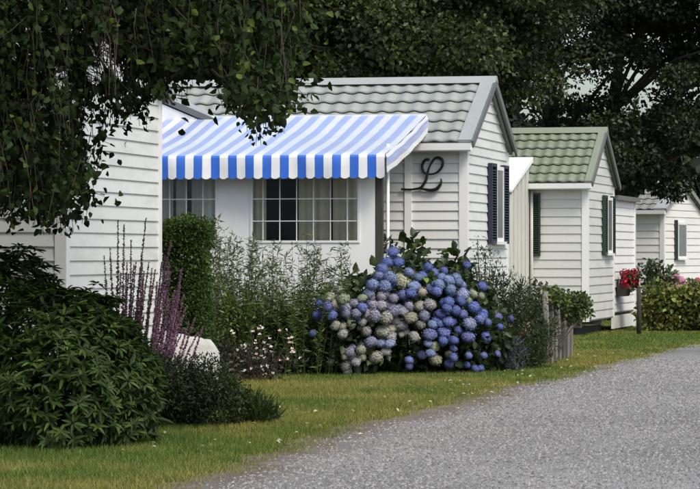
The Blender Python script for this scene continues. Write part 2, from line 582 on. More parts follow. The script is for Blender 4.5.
def grass_patch(n, y0, y1, yp, xl, h, wd, spill=.05):
    y = y0 + (y1 - y0) * rng.random(n) ** yp
    ex = edge_x(y)
    x0 = np.full(n, xl)
    x = x0 + (ex + spill - x0) * rng.random(n) ** .75
    de = ex - x
    p_ = patch(x, y)
    keep = rng.random(n) < np.clip(.10 + de * 1.5 - p_ * .22, .04, 1)
    x, y, de, p_ = x[keep], y[keep], de[keep], p_[keep]
    n = len(x)
    P = np.stack([x, y, np.zeros(n)], 1)
    D = rng.normal(size=(n, 3)) * .45; D[:, 2] = 1
    dry = np.clip(.24 + .60 * p_ + .45 * np.clip(1 - de / .6, 0, 1) + .5 * np.exp(-((x + 1.0) / .5) ** 2 - ((y - 22.3) / .9) ** 2) + rng.normal(0, .2, n), 0, 1)[:, None]
    green = np.array([[.125, .185, .030]]); lush = np.array([[.06, .122, .022]]); straw = np.array([[.28, .25, .075]])
    mixg = green * .5 + lush * .5 + (green - lush) * rng.normal(0, .5, (n, 1))
    C = np.clip(mixg * (1 - dry) + straw * dry, .01, .5) * (1 + rng.normal(0, .15, (n, 1)))
    hh = h * (.6 + .8 * rng.random(n)) * (1 - .35 * (de < .25))
    D = unit(D)
    S = unit(np.cross(D, rng.normal(size=(n, 3))))
    V = np.stack([P - S * wd, P + S * wd, P + D * hh[:, None]], 1).reshape(-1, 3)
    F = np.arange(3 * n).reshape(-1, 3)
    return V, F, np.repeat(np.clip(C, .005, .6), 3, 0)


parts = [grass_patch(150000, 16.6, 30, 1.0, -3.6, .045, .0035),
         grass_patch(130000, 29, 40, 1.0, -2.0, .05, .005),
         grass_patch(70000, 39, 62, 1.0, 1.5, .028, .009)]
o = foliage('grass', parts, 'grass', None)
tag(o, 'short green and straw coloured grass of the road verge', 'grass', kind='stuff')


# ------------------------------------------------------------------ mobile homes
def wedge_mesh(L0, L1, h, lip, back=.0):
    """lap siding board along x from L0 to L1, bottom edge proud by lip (towards -y)"""
    ring = lambda x: [(x, back, 0), (x, -lip, 0), (x, -lip, .006), (x, -.003, h), (x, back, h)]
    return MB().prism(ring(L1), ring(L0))


def tile_mesh(tw, rl, h, al, step, seg=8):
    """pressed tile: wave across x, lower edge raised; lies on a slope of angle al rising towards +y"""
    ca, sa = math.cos(al), math.sin(al)
    P = lambda u, v, nn: (u, v * ca - nn * sa, v * sa + nn * ca)
    wav = lambda t: h * (.5 - .5 * math.cos(2 * math.pi * t)) ** 1.25
    v, f = [], []
    for i in range(seg + 1):
        t = i / seg
        u = tw * t
        w = wav(t)
        v += [P(u, .028, w * 1.05 + step - .030), P(u, 0, w * 1.05 + step), P(u, rl * .5, w + step * .45), P(u, rl * 1.03, w * .95)]
    for i in range(seg):
        a, b = 4 * i, 4 * (i + 1)
        f += [(a, b, b + 1, a + 1), (a + 1, b + 1, b + 2, a + 2), (a + 2, b + 2, b + 3, a + 3)]
    return MB().poly(v, f)


def mobile_home(label, loc, th, L, W, eave, peak, base, pitch, sid, tile, verge, barge, tw=.21, rows=6, single=True,
                vergew=.38, skirt=None, front_x0=None):
    root = thing('mobile_home', label, 'mobile home', (*loc, 0), -th, 'white mobile homes along the gravel road')
    al = math.atan2(peak - eave, W / 2)
    ca, sa, ta = math.cos(al), math.sin(al), math.tan(al)
    lip = .019
    # front wall, with its boards
    w = MB().box(-L, -.05, .0, .05, base, eave).build('wall', sid, root)
    me = wedge_mesh(-L + .02, -.088, pitch, lip).mesh('siding_board', sid)
    z = base + .02
    while z + pitch < eave + .02:
        link('siding_board', me, w, (0, 0, z))
        z += pitch
    # gable wall facing the road
    pent = lambda x: [(x, .0, base), (x, W, base), (x, W, eave), (x, W / 2, peak), (x, .0, eave)]
    g = MB().prism(pent(-.05), pent(-.001)).build('gable_wall', sid, root)
    z = base + .02
    while z < peak - .1:
        def lim(zz):
            k = max(0.0, (zz - eave) / ta)
            return max(.088, k + .03), min(W - .088, W - k - .03)
        a0, a1 = lim(z)
        b0, b1 = lim(z + pitch)
        if b1 - b0 < .03:
            m_ = (b0 + b1) / 2
            b0, b1 = m_ - .015, m_ + .015
        x0, x1 = .001, lip
        ring0 = [(x0, a0, z), (x1, a0, z), (x1, a0, z + .006), (.004, b0, z + pitch), (x0, b0, z + pitch)]
        ring1 = [(x0, a1, z), (x1, a1, z), (x1, a1, z + .006), (.004, b1, z + pitch), (x0, b1, z + pitch)]
        MB().prism(ring0, ring1).build('siding_board', sid, g)
        z += pitch
    MB().box(-L, 0, W - .05, W - .002, base, eave).build('back_wall', sid, root)
    pent2 = lambda x: [(x, .052, base), (x, W - .052, base), (x, W - .052, eave), (x, W / 2, peak - .03), (x, .052, eave)]
    MB().prism(pent2(-L), pent2(-L + .05)).build('end_wall', sid, root)
    MB().box(-L + .05, -.06, .06, W - .06, base - .02, base + .02).build('floor_panel', 'chassis', root)
    # corner trims (L-shaped, wrapping the corner)
    for (ya, yb) in ((-.026, .085), (W - .085, W + .026)):
        MB().box(-.085 if ya < 0 else -.02, .026, ya, yb, base - .01, eave - .02).build('corner_trim', 'trim', root)
    # roof
    ov = .12
    ro = .05
    def slope_pt(y, n):      # front slope: height of the deck at y plus n along the normal
        return (y - n * sa, eave + ro + y * ta + n * ca)
    ring = []
    y0 = -ov
    a = slope_pt(y0, 0); b = slope_pt(W / 2, 0)
    tk = .035
    for sgn in (0, 1):
        yy = (lambda v: v) if not sgn else (lambda v: W - v)
        r = [(yy(a[0]), a[1]), (yy(b[0]), b[1]), (yy(b[0]), b[1] - tk), (yy(a[0]), a[1] - tk)]
        mb = MB()
        if not sgn:
            rr = mb.prism([(-L - .1, p_[0], p_[1]) for p_ in r], [(.06, p_[0], p_[1]) for p_ in r]).build('roof', tile, root)
        else:
            mb.prism([(-L - .1, p_[0], p_[1]) for p_ in r], [(.06, p_[0], p_[1]) for p_ in r]).build('roof_back_slope', tile, root)
    slen = (W / 2 + ov) / ca
    rl = (slen - .05) / rows
    nt_ = int((L - vergew + .06) / tw)
    tmb = tile_mesh(tw, rl, .022, al, .020)
    if single:
        me = tmb.mesh('roof_tile', tile)
        me.polygons.foreach_set('use_smooth', [k % 3 != 0 for k in range(len(me.polygons))])
    else:
        joined = MB()
    for r_ in range(rows):
        yb, zb = slope_pt(-ov + r_ * rl * ca, .004)
        for c_ in range(nt_):
            xx = -vergew - (c_ + 1) * tw
            if single:
                link('roof_tile', me, rr, (xx, yb + rnd.uniform(-.003, .003), zb + rnd.uniform(-.0015, .0015)))
            else:
                joined.poly([(p_[0] + xx, p_[1] + yb, p_[2] + zb) for p_ in tmb.v], tmb.f)
    if not single:
        joined.build('roof_tiles', tile, rr)['kind'] = 'stuff'
    # flat verge flashing beside the gable, ridge cap
    for sgn in (0, 1):
        yy = (lambda v: v) if not sgn else (lambda v: W - v)
        p0, p1 = slope_pt(-ov - .01, .052), slope_pt(W / 2 - .02, .052)
        q0, q1 = slope_pt(-ov - .01, .01), slope_pt(W / 2 - .02, .01)
        r = [(yy(p0[0]), p0[1]), (yy(p1[0]), p1[1]), (yy(q1[0]), q1[1]), (yy(q0[0]), q0[1])]
        MB().prism([(-vergew, *p_) for p_ in r], [(.098, *p_) for p_ in r]).build('verge_flashing', verge, rr if not sgn else root)
        # barge board on the gable face
        p0, p1 = slope_pt(-ov - .03, .045), slope_pt(W / 2, .045)
        q0, q1 = slope_pt(-ov - .03, -.05), slope_pt(W / 2, -.05)
        pk = (W / 2, eave + ro + W / 2 * ta + .045 / ca)
        qk = (W / 2, eave + ro + W / 2 * ta - .05 / ca)
        r = [(yy(p0[0]), p0[1]), (yy(pk[0]), pk[1]), (yy(qk[0]), qk[1]), (yy(q0[0]), q0[1])]
        MB().prism([(.10, *p_) for p_ in r], [(.125, *p_) for p_ in r]).build('barge_board', barge, root)
    cz = eave + ro + W / 2 * ta
    hw = .13
    r = [(W / 2 - hw, cz - hw * ta + .055), (W / 2 - .03, cz + .085), (W / 2 + .03, cz + .085), (W / 2 + hw, cz - hw * ta + .055), (W / 2, cz + .02)]
    MB().prism([(-L - .1, *p_) for p_ in r], [(.128, *p_) for p_ in r]).build('ridge_cap', verge, root)
    # gutter and its soffit
    gz = eave + ro - ov * ta - .005
    r = [(-.24, gz), (-.235, gz - .085), (-.215, gz - .10), (-.13, gz - .10), (-.125, gz - .01), (-.14, gz - .01), (-.145, gz - .085), (-.215, gz - .085), (-.225, gz)]
    MB().prism([(-L - .1, *p_) for p_ in r], [(.10, *p_) for p_ in r]).build('gutter', 'trim', root)
    MB().box(-L, .05, -.125, .0, eave - .085, eave - .06).build('soffit', 'trim', root)
    if skirt:
        MB().box(-L + .02, -.04, .03, .05, 0, base - .005).build('skirting', skirt, root)
        MB().box(-.07, -.05, .05, W - .05, 0, base - .005).build('skirting', skirt, root)
    else:
        for xx in (-.8, -2.6, -4.4):
            for yy_ in (.35, W - .35):
                MB().box(xx - .2, xx + .2, yy_ - .1, yy_ + .1, 0, base - .12).build('support_block', 'concrete', root)
        MB().box(-L + .1, -.22, .20, .22, 0, base - .125).box(-.24, -.22, .22, W - .02, 0, base - .125).build('underfloor_shade', 'dark', root)  # added near-black sheets stand in for the shade under the home
        for yy_ in (.3, W - .42):
            MB().box(-L + .1, -.15, yy_, yy_ + .1, base - .12, base - .02).build('chassis_beam', 'chassis', root)
    return root


def shutter_mb(w, h, d, slat):
    """louvred shutter standing in x=0..d, y=0..w, z=0..h"""
    mb = MB()
    fw = min(.045, w * .2)
    mb.box(0, d, 0, fw, 0, h).box(0, d, w - fw, w, 0, h)
    mb.box(.002, d - .002, fw, w - fw, 0, fw).box(.002, d - .002, fw, w - fw, h - fw, h)
    mb.box(.001, .006, fw, w - fw, fw, h - fw)
    k = int((h - 2 * fw) / slat)
    for i in range(k):
        z = fw + (i + .1) * slat
        mb.poly([(.008, fw, z + slat * .75), (d - .002, fw, z), (d - .002, w - fw, z), (.008, w - fw, z + slat * .75),
                 (.008, fw, z + slat * .95), (d - .002, fw, z + .25 * slat), (d - .002, w - fw, z + .25 * slat), (.008, w - fw, z + slat * .95)],
                [(0, 1, 2, 3), (7, 6, 5, 4), (1, 5, 6, 2)])
    return mb


def gable_window(root, y0, y1, z0, z1, shw, shmat, left=True, right=True, shd=.045):
    """window on the x=0 face, opening y0..y1, with louvred shutters folded flat on the wall"""
    fx = .024
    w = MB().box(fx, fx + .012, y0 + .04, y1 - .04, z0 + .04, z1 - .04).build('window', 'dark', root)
    fb = MB()
    fb.box(fx, fx + .05, y0, y0 + .05, z0, z1).box(fx, fx + .05, y1 - .05, y1, z0, z1)
    fb.box(fx, fx + .048, y0 + .05, y1 - .05, z0, z0 + .05).box(fx, fx + .048, y0 + .05, y1 - .05, z1 - .05, z1)
    fb.build('frame', 'trim', w)
    MB().poly([(fx + .044, y0 + .05, z0 + .05), (fx + .044, y1 - .05, z0 + .05), (fx + .044, y1 - .05, z1 - .05), (fx + .044, y0 + .05, z1 - .05)], [(0, 1, 2, 3)]).build('pane', 'glass', w)
    MB().box(fx + .03, fx + .036, y0 + .05, y1 - .05, z0 + .05, z1 - .05).build('net_curtain', 'panel', w)
    MB().box(fx, fx + .085, y0 - .03, y1 + .03, z0 - .04, z0 - .001).build('sill', 'trim', w)
    for flag, ys in ((left, y0 - shw - .015), (right, y1 + .015)):
        if flag:
            s_ = shutter_mb(shw, z1 - z0 + .06, shd, .035).build('shutter', shmat, root)
            s_.location = (fx, ys, z0 - .03)
    return w


# the home beside the birch, its white end wall in view
home0 = mobile_home('white clapboard mobile home half hidden behind the hanging birch branches', (-2.66, 27.0), R(12), 7.0, 3.24, 3.02, 3.85, .25, .1335,
                    'siding', 'tile_grey', 'verge', 'barge', single=False, skirt='siding')
# the home with the blue and white awning
home1 = mobile_home('white mobile home with grey tiled roof, iron letter and navy shutters', (1.464, 36.6), R(12.3), 8.0, 3.22, 2.80, 3.60, .25, .1195,
                    'siding', 'tile_grey', 'verge', 'barge', single=True, skirt='siding', vergew=.075)
gable_window(home1, 1.95, 2.53, 1.56, 2.56, .40, 'navy', shd=.055)
# vertical cover strip on the front wall
MB().box(-.785, -.695, -.034, -.001, .25, 2.74).build('cover_strip', 'trim', home1)
# cross gable over the far end of the porch
mb = MB()
gx0, gx1, gxm, gz0, gzm = -6.0, -3.30, -4.65, 3.05, 3.62
mb.prism([(gx0, -.12, gz0 - .25), (gx1, -.12, gz0 - .25), (gx1, -.12, gz0), (gxm, -.12, gzm), (gx0, -.12, gz0)],
         [(gx0, -.06, gz0 - .25), (gx1, -.06, gz0 - .25), (gx1, -.06, gz0), (gxm, -.06, gzm), (gx0, -.06, gz0)])
dg = mb.build('cross_gable', 'panel', home1)
for sg in (-1, 1):
    xe = gxm + sg * (gx1 - gxm) * 1.12
    ze = gzm - (gzm - gz0) * 1.12
    r0 = [(xe, ze + .02), (gxm, gzm + .02), (gxm, gzm + .10), (xe, ze + .10)]
    MB().prism([(p_[0], -.12, p_[1]) for p_ in r0], [(p_[0], 1.2, p_[1]) for p_ in r0]).build('gable_roof', 'verge', dg)
    r1 = [(xe, ze + .03), (gxm, gzm + .03), (gxm, gzm + .105), (xe, ze + .105)]
    MB().prism([(p_[0], -.145, p_[1]) for p_ in r1], [(p_[0], -.1215, p_[1]) for p_ in r1]).build('rake_board', 'barge', dg)

# the home with the green roof
home2 = mobile_home('cream white mobile home with sage green tiled roof raised on blocks', (4.005, 49.0), R(13.5), 6.0, 3.03, 2.60, 3.46, .25, .146,
                    'siding_cream', 'tile_green', 'verge_green', 'barge', tw=.18, single=True, vergew=.02)
gable_window(home2, 1.93, 2.50, 1.40, 2.38, .34, 'green_dark', shd=.05)
s_ = shutter_mb(.15, 1.07, .04, .035)
so = s_.build('shutter', 'green_dark', home2)
so.location = (-.79, -.022, 1.35)
so.rotation_euler = (0, 0, R(-90))
so.scale = (1, 1, 1)
so.location = (-.94, -.022, 1.35)
# lower wing running on behind the gable
wg = MB().box(-2.6, -.03, 3.06, 5.95, .32, 2.36).build('wing_wall', 'siding_cream', home2)
me = MB().prism([(.0, 3.07, 0), (.018, 3.07, 0), (.018, 3.07, .006), (.003, 3.07, .146), (.0, 3.07, .146)],
                [(.0, 5.86, 0), (.018, 5.86, 0), (.018, 5.86, .006), (.003, 5.86, .146), (.0, 5.86, .146)]).mesh('siding_board', 'siding_cool')
z = .34
while z < 2.25:
    link('siding_board', me, wg, (-.03, 0, z)); z += .146
MB().box(-.1, .005, 5.865, 5.97, .02, 2.36).build('corner_trim', 'trim', home2)
MB().box(-2.7, .08, 3.16, 6.05, 2.36, 2.44).build('wing_roof', 'barge', home2)
MB().box(-.06, -.02, 3.2, 5.85, .04, .27).build('skirt_board', 'trim', home2)
# home beyond the hedge and one more behind it
home3 = mobile_home('cool white mobile home behind the hedge with pink blooms', (7.35, 68.0), R(23), 6.0, 3.1, 2.40, 3.00, .25, .165,
                    'siding_cool', 'tile_slate', 'verge', 'barge_pale', tw=.22, rows=5, single=False, skirt='siding_cool', vergew=.2)
gable_window(home3, .98, 1.7, 1.27, 2.12, .30, 'dark', left=False, right=False)
s_ = shutter_mb(.12, .95, .05, .035).build('shutter', 'green_dark', home3)
s_.location = (.022, .83, 1.23)
home4 = mobile_home('distant mobile home with slate roof beyond the last white gable', (11.9, 92.0), R(26), 7.0, 3.2, 2.45, 3.25, .25, .165,
                    'siding_cool', 'tile_slate', 'barge_pale', 'barge', tw=.24, rows=5, single=False, skirt='siding_cool', vergew=.2)

# ------------------------------------------------------------------ porch under the awning (home 1 frame)
porch = thing('porch', 'glazed white porch with small window panes under the striped awning', 'porch', (1.464, 36.6, 0), -R(12.3))
PY = -2.35
W0, W1, WB, WT = -2.21, -.865, 1.53, 2.42
V0, V1 = -3.95, -2.615
pw = MB()
pw.box(-5.2, -.68, PY, PY + .06, .0, WB)
pw.box(W1, -.68, PY, PY + .06, WB, WT).box(V1, W0, PY, PY + .06, WB, WT).box(-5.2, V0, PY, PY + .06, WB, WT)
pw.box(-5.2, -.68, PY, PY + .06, WT, 2.55)
pw.build('front_wall', 'panel', porch)
MB().box(-5.2, -5.14, PY + .061, -.03, 0, 2.6).build('end_wall', 'panel', porch)
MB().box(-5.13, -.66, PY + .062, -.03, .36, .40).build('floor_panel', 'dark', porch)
MB().box(-5.13, -.9, -1.10, -1.04, .401, 2.5).build('interior_shade_panel', 'dark', porch)  # added near-black panel; stands in for the shaded interior behind the panes
MB().box(-.675, -.59, PY - .005, PY + .07, 0, 2.56).build('corner_post', 'post_olive', porch)
MB().tube([(-.615, -1.92, 0), (-.615, -1.92, 2.72)], .022, 8).build('white_pole', 'trim', porch, True)


def porch_window(x0, x1, vs_, hs, curtains, cm='curtain'):
    w = MB()
    fw = .028
    ya, yb = PY - .012, PY + .055
    w.box(x0, x0 + fw, ya, yb, WB, WT).box(x1 - fw, x1, ya, yb, WB, WT)
    w.box(x0 + fw, x1 - fw, ya, yb, WB, WB + fw).box(x0 + fw, x1 - fw, ya, yb, WT - fw, WT)
    o = w.build('window', 'trim', porch)
    for x in vs_:
        MB().box(x - .0055, x + .0055, PY + .004, PY + .026, WB + fw, WT - fw).build('muntin', 'trim', o)
    for z in hs:
        MB().box(x0 + fw, x1 - fw, PY + .001, PY + .023, z - .0055, z + .0055).build('muntin', 'trim', o)
    gx = [x0 + fw] + list(vs_) + [x1 - fw]
    gz = [WB + fw] + list(hs) + [WT - fw]
    for i in range(len(gx) - 1):
        for j in range(len(gz) - 1):
            a = rnd.uniform(-.0025, .0025)
            MB().poly([(gx[i] + .004, PY + .014 + a, gz[j] + .004), (gx[i + 1] - .004, PY + .014 - a, gz[j] + .004),
                       (gx[i + 1] - .004, PY + .014 - a, gz[j + 1] - .004), (gx[i] + .004, PY + .014 + a, gz[j + 1] - .004)], [(0, 1, 2, 3)]).build('pane', 'glass', o)
    for (c0, c1) in curtains:
        n = int((c1 - c0) / .012)
        v, f = [], []
        ph = rnd.random() * 6
        for i in range(n + 1):
            x = c0 + (c1 - c0) * i / n
            d = .022 * math.sin(i * .52 + ph) + .01 * math.sin(i * .23 + ph * 2)
            for z in (WB - .3, WB + .3, WT + .06):
                v.append((x, PY + .13 + d * (1.3 if z < WB else 1), z))
        for i in range(n):
            a, b = 3 * i, 3 * (i + 1)
            f += [(a, b, b + 1, a + 1), (a + 1, b + 1, b + 2, a + 2)]
        MB().poly(v, f).build('curtain', cm, o, True)


porch_window(W0, W1, [-2.055 + .207 * k for k in range(6)], [1.79, 2.055, 2.30], [(-2.2, -2.05), (-1.64, -1.27), (-1.22, -.87)])
porch_window(V0, V1, [-2.80 - .207 * k for k in range(6)], [1.79, 2.055, 2.30], [(-3.9, -3.2), (-2.98, -2.63), (-3.17, -3.05)], 'curtain_pale')

# awning
aw = thing('awning', 'blue and white striped cloth awning with scalloped edge over the porch', 'awning', (1.464, 36.6, 0), -R(12.3))
AX0, AX1 = -4.25, -.51
BZ, FZ, BY, FY = 3.155, 2.575, .0, -2.60
VAL = .262
rows_c = []            # cloth profile from back to front, then the valance down
for i in range(9):
    t = i / 8
    rows_c.append((BY + (FY - BY) * t, BZ + (FZ - BZ) * t - .03 * math.sin(math.pi * t), 0))
rows_c.append((FY - .022, FZ - .012, 0))
rows_c.append((FY - .030, FZ - .04, 0))
rows_c.append((FY - .026, FZ - VAL * .6, 0))
rows_c.append((FY - .028, FZ - VAL, 1))
nx = 18 * 12
dx = (AX1 - AX0) / nx
me = bpy.data.meshes.new('cloth')
v, f, uvs = [], [], []
for j, (yy, zz, sc_) in enumerate(rows_c):
    for i in range(nx + 1):
        x = AX0 + dx * i
        u = AX1 - x
        dz = -.026 * abs(math.sin(math.pi * (u / (STRIPE / 2)))) ** .8 if sc_ else 0
        dyy = (.011 * math.sin(u * 7 + j * .6) + .006 * math.sin(u * 19)) * (j - 8) / 4 if j >= 9 else 0
        dzz = (.010 * math.sin(u * 3.1 + j * .5) + .006 * math.sin(u * 7.3 + j * .9)) * math.sin(math.pi * min(j, 8) / 8) if j < 9 else 0
        v.append((x, yy + dyy, zz + dz + dzz)); uvs.append((u + STRIPE * .02, j))
for j in range(len(rows_c) - 1):
    for i in range(nx):
        a = j * (nx + 1) + i
        f.append((a, a + nx + 1, a + nx + 2, a + 1))


def uv_mesh(me, v, f, uvs, mat):
    me.from_pydata(v, [], f)
    ul = me.uv_layers.new(name='UVMap')
    for lp in me.loops:
        ul.data[lp.index].uv = uvs[lp.vertex_index]
    me.materials.append(M[mat])
    return me


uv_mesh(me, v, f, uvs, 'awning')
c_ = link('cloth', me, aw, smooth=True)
# side valances: the cloth folds down over both ends; stripes run along the fold
for (xe, sg) in ((AX1, 1), (AX0, -1)):
    me = bpy.data.meshes.new('side_valance')
    v, f, uvs = [], [], []
    ns = 72
    for i in range(ns + 1):
        t = i / ns
        yy = BY + (FY - BY) * t
        zz = BZ + (FZ - BZ) * t - .03 * math.sin(math.pi * t)
        ln = yy / FY * 2.67
        for k, dd in enumerate((0, .045, .10, .15, .21)):
            d2 = dd + (.016 * abs(math.sin(math.pi * ln / .105)) if k == 4 else 0)
            v.append((xe + sg * (.004 + .02 * min(dd, .045) / .045 + .006 * math.sin(ln * 8 + k)), yy, zz - d2 - .002))
            uvs.append((dd * 1.02 + STRIPE * .28, 8.7))
    for i in range(ns):
        for k in range(4):
            a = i * 5 + k
            f.append((a, a + 1, a + 6, a + 5))
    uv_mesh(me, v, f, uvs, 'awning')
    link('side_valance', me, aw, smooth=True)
MB().box(AX0, AX1, .004, .05, BZ - .06, BZ + .012).build('back_rail', 'trim', aw)
MB().tube([(AX0, FY + .02, FZ - .035), (AX1, FY + .02, FZ - .035)], .022, 8).build('front_bar', 'trim', aw)
for xx in (AX0 + .1, -2.4, AX1 - .06):
    MB().tube([(xx, .03, BZ - .06), (xx, .03, 2.7)], .016, 6).build('bracket', 'trim', aw)
    MB().tube([(xx, .0, 2.86), (xx, -1.3, 2.74), (xx, FY + .05, FZ - .045)], .015, 6).build('folding_arm', 'trim', aw)

# iron letter on the wall
lt = [(285, 112), (262, 105), (236, 120), (216, 160), (222, 205), (250, 238), (300, 247), (350, 233), (392, 195), (412, 150), (405, 110), (372, 90), (335, 100), (303, 140), (280, 190), (264, 245), (252, 300), (225, 345), (195, 375), (150, 384), (112, 388), (60, 386), (15, 386)]
lb = [(190, 376), (240, 388), (300, 396), (350, 385), (384, 352), (398, 312), (392, 288)]
lz = [(125, 376), (160, 378), (195, 376)]


def lp(u, v_, y):
    px, py = 400 + u / 9.4, 148 + v_ / 9.4
    return (-.69 + (px - 412) * .01265, y, 2.62 - (py - 157) * .01265)


def smooth_path(pts, k=4):
    out = []
    P = [Vector(q) for q in pts]
    for i in range(len(P) - 1):
        p0, p1, p2, p3 = P[max(i - 1, 0)], P[i], P[i + 1], P[min(i + 2, len(P) - 1)]
        for j in range(k):
            t = j / k
            out.append(.5 * ((2 * p1) + (-p0 + p2) * t + (2 * p0 - 5 * p1 + 4 * p2 - p3) * t * t + (-p0 + 3 * p1 - 3 * p2 + p3) * t ** 3))
    out.append(P[-1])
    return out


mb = MB()
path = smooth_path([lp(u, w_, -.052) for u, w_ in lt])
mb.tube(path, [.011 + .007 * abs(math.sin(i * .11 + .4)) for i in range(len(path))], 8)
path = smooth_path([lp(u, w_, -.054) for u, w_ in lb])
mb.tube(path, [.010 + .013 * math.sin(math.pi * min(1, i / (len(path) - 1) * 1.1)) for i in range(len(path))], 8)
o = mb.build('iron_letter', 'iron', None, True)
o.location = (1.464, 36.6, 0)
o.rotation_euler = (0, 0, -R(12.3))
tag(o, 'black wrought iron script letter L on white siding', 'letter sign')

# lean-to porch of the green-roofed home
lean = thing('lean_to', 'ivory boarded lean-to with white roof beside the green roofed home', 'lean-to', (4.005, 49.0, 0), -R(13.5))
r = [(.0, 3.03), (-2.0, 2.44), (-2.0, 2.40), (.0, 2.95)]
MB().prism([(-4.2, *p_) for p_ in r], [(-.92, *p_) for p_ in r]).build('lean_to_roof', 'panel', lean)
n = 10
for k in range(n):
    y0 = -1.92 + k * .186
    zt = 2.36 + (y0 + 1.92) * .28
    MB().box(-1.0 - (.015 if k % 2 else 0), -.965 - (.015 if k % 2 else 0), y0, y0 + .165, .06, zt).build('board', 'ivory', lean)
for z in (.5, 1.2, 2.0):
    MB().box(-1.045, -1.016, -1.92, -.06, z, z + .08).build('rail', 'ivory', lean)
MB().box(-4.2, -1.05, -1.95, -1.9, .06, 2.36).build('front_wall', 'ivory', lean)
MB().tube([(-.94, -.05, 0), (-.94, -.05, 2.6)], .03, 8).build('downpipe', 'ivory', lean, True)

# ------------------------------------------------------------------ trees
def trunk_path(base, top, bend, n=7):
    b, t = Vector(base), Vector(top)
    return [b.lerp(t, i / (n - 1)) + Vector((math.sin(i * 1.3) * bend, math.cos(i * 1.9) * bend, 0)) * (i / (n - 1)) for i in range(n)]


def tree(name, label, base, height, tr, ells, nclump, crad, per, Ln, Wd, cols, topz, group=None, up=.6, hang=.1, seed_bias=.33, w=None, fine_frac=1.0):
    root = thing(name, label, 'tree', (base[0], base[1], 0), 0, group)
    B = np.array([base[0], base[1], 0.0])
    vol = np.array([e[3] * e[4] * e[5] for e in ells]); vol /= vol.sum()
    idx = rng.choice(len(ells), nclump, p=vol)
    E = np.array(ells, float)[idx]
    d = unit(rng.normal(size=(nclump, 3)))
    rr = rng.random((nclump, 1)) ** seed_bias
    cent = E[:, :3] + d * rr * E[:, 3:]
    rad = crad * (.65 + .7 * rng.random((nclump, 1))) * np.array([[1, 1, .62]])
    low = cent[:, 2] < topz
    parts = []
    if low.any():
        parts.append(clump_leaves(cent[low] - B, rad[low], per, Ln, Wd, cols, up=up, hang=hang, w=w, ovate=False))
    if (~low).any():
        parts.append(clump_leaves(cent[~low] - B, rad[~low] * 1.25, max(8, per // 4), Ln * 2.3, Wd * 2.3, cols, up=up, hang=hang, w=w, ovate=False))
    mb = MB()
    top = (rnd.uniform(-.4, .4), rnd.uniform(-.4, .4), height * .85)
    path = trunk_path((0, 0, -.05), top, tr * .8, 8)
    mb.tube(path, [tr * (1.25 if i == 0 else 1) * (1 - .85 * i / 7) for i in range(8)], 9)
    cl = cent - B
    for q in range(26):
        tgt = Vector(cl[rnd.randrange(len(cl))])
        i = min(6, max(2, int(tgt.z / (height * .85) * 7) - 1))
        st = path[i]
        mid = st.lerp(tgt, .5) + Vector((0, 0, .35))
        r0 = tr * (1 - .85 * i / 7) * .5
        mb.tube([st, st.lerp(mid, .5) + Vector((rnd.uniform(-.1, .1),) * 3), mid, tgt], [r0, r0 * .7, r0 * .45, r0 * .12], 5)
    mb.build('trunk', 'bark', root, True)
    foliage('crown', parts, 'leaf', root)
    return root


MAPLE = [(.034, .054, .016), (.048, .068, .018), (.022, .036, .013), (.085, .10, .026)]
DARK = [(.017, .028, .011), (.025, .038, .014), (.012, .020, .009)]
tree('maple_tree', 'leafy maple with lighter green leaves rising behind the grey tiled roof', (1.2, 53), 9, .30,
     [(1.0, 52.5, 5.9, 3.0, 3.2, 2.6), (1.6, 53, 6.8, 3.2, 3.2, 2.0)], 360, .60, 470, .09, .066, MAPLE, 7.3, 'trees behind the homes', w=[.4, .3, .2, .1])
tree('dark_evergreen_tree', 'very dark dense tree between the birch leaves and the maple', (-2.2, 56), 9, .35,
     [(-2.2, 56, 5.0, 3.0, 3.0, 4.0), (-2.4, 57, 6.6, 3.2, 3.0, 2.4)], 300, .7, 320, .095, .06, DARK, 7.6, 'trees behind the homes')
tree('dark_broadleaf_tree', 'dark broadleaf tree behind the green tiled roof', (4.3, 62), 10, .24,
     [(3.8, 62, 6.2, 3.2, 3.0, 3.0), (4.0, 62, 8, 3.0, 3.0, 2.4)], 105, .55, 330, .095, .066, DARK + MAPLE[:1], 8.2, 'trees behind the homes', w=[.35, .3, .2, .15])
tree('overhanging_maple_tree', 'maple hanging its dark lowest branches before the hedge home', (5.55, 60.4), 9, .26,
     [(7.0, 59.5, 5.6, 2.5, 2.6, 2.2), (7.7, 59, 4.0, .8, 1.2, .7), (6.3, 58.6, 3.6, 1.15, 1.4, .95), (5.3, 55.6, 3.1, .36, .7, .75), (6.8, 58.5, 3.0, .75, .9, .45), (6.8, 60.4, 7.4, 3.0, 2.8, 2.0)],
     195, .48, 440, .092, .068, DARK + MAPLE[:2], 7.8, 'trees behind the homes', w=[.3, .25, .15, .2, .1])
tree('dark_broadleaf_tree', 'dark tree beside the road beyond the last homes', (14.2, 75), 10, .28,
     [(14, 75, 6.0, 2.9, 3, 3.0), (13.6, 74, 4.2, 1.8, 2, 1.4), (14, 75, 8, 2.6, 2.6, 2.0)], 220, .65, 300, .095, .068, DARK + MAPLE[:1], 8.2, 'trees behind the homes', w=[.35, .3, .2, .15])
tree('dark_evergreen_tree', 'dark evergreen standing behind the birch branches and the first white home', (-6.5, 52), 9, .35,
     [(-6.5, 52, 5.0, 3.2, 3.0, 4.0), (-6.4, 53, 6.6, 3.2, 3.0, 2.2)], 240, .75, 90, .2, .12, DARK, 7.3, 'trees behind the homes')
FAR = [(-9.5, 80, 10), (-4, 84, 10), (0.6, 80, 9.5), (4.2, 84, 5.0), (7.4, 88, 5.6), (17.5, 96, 8)]
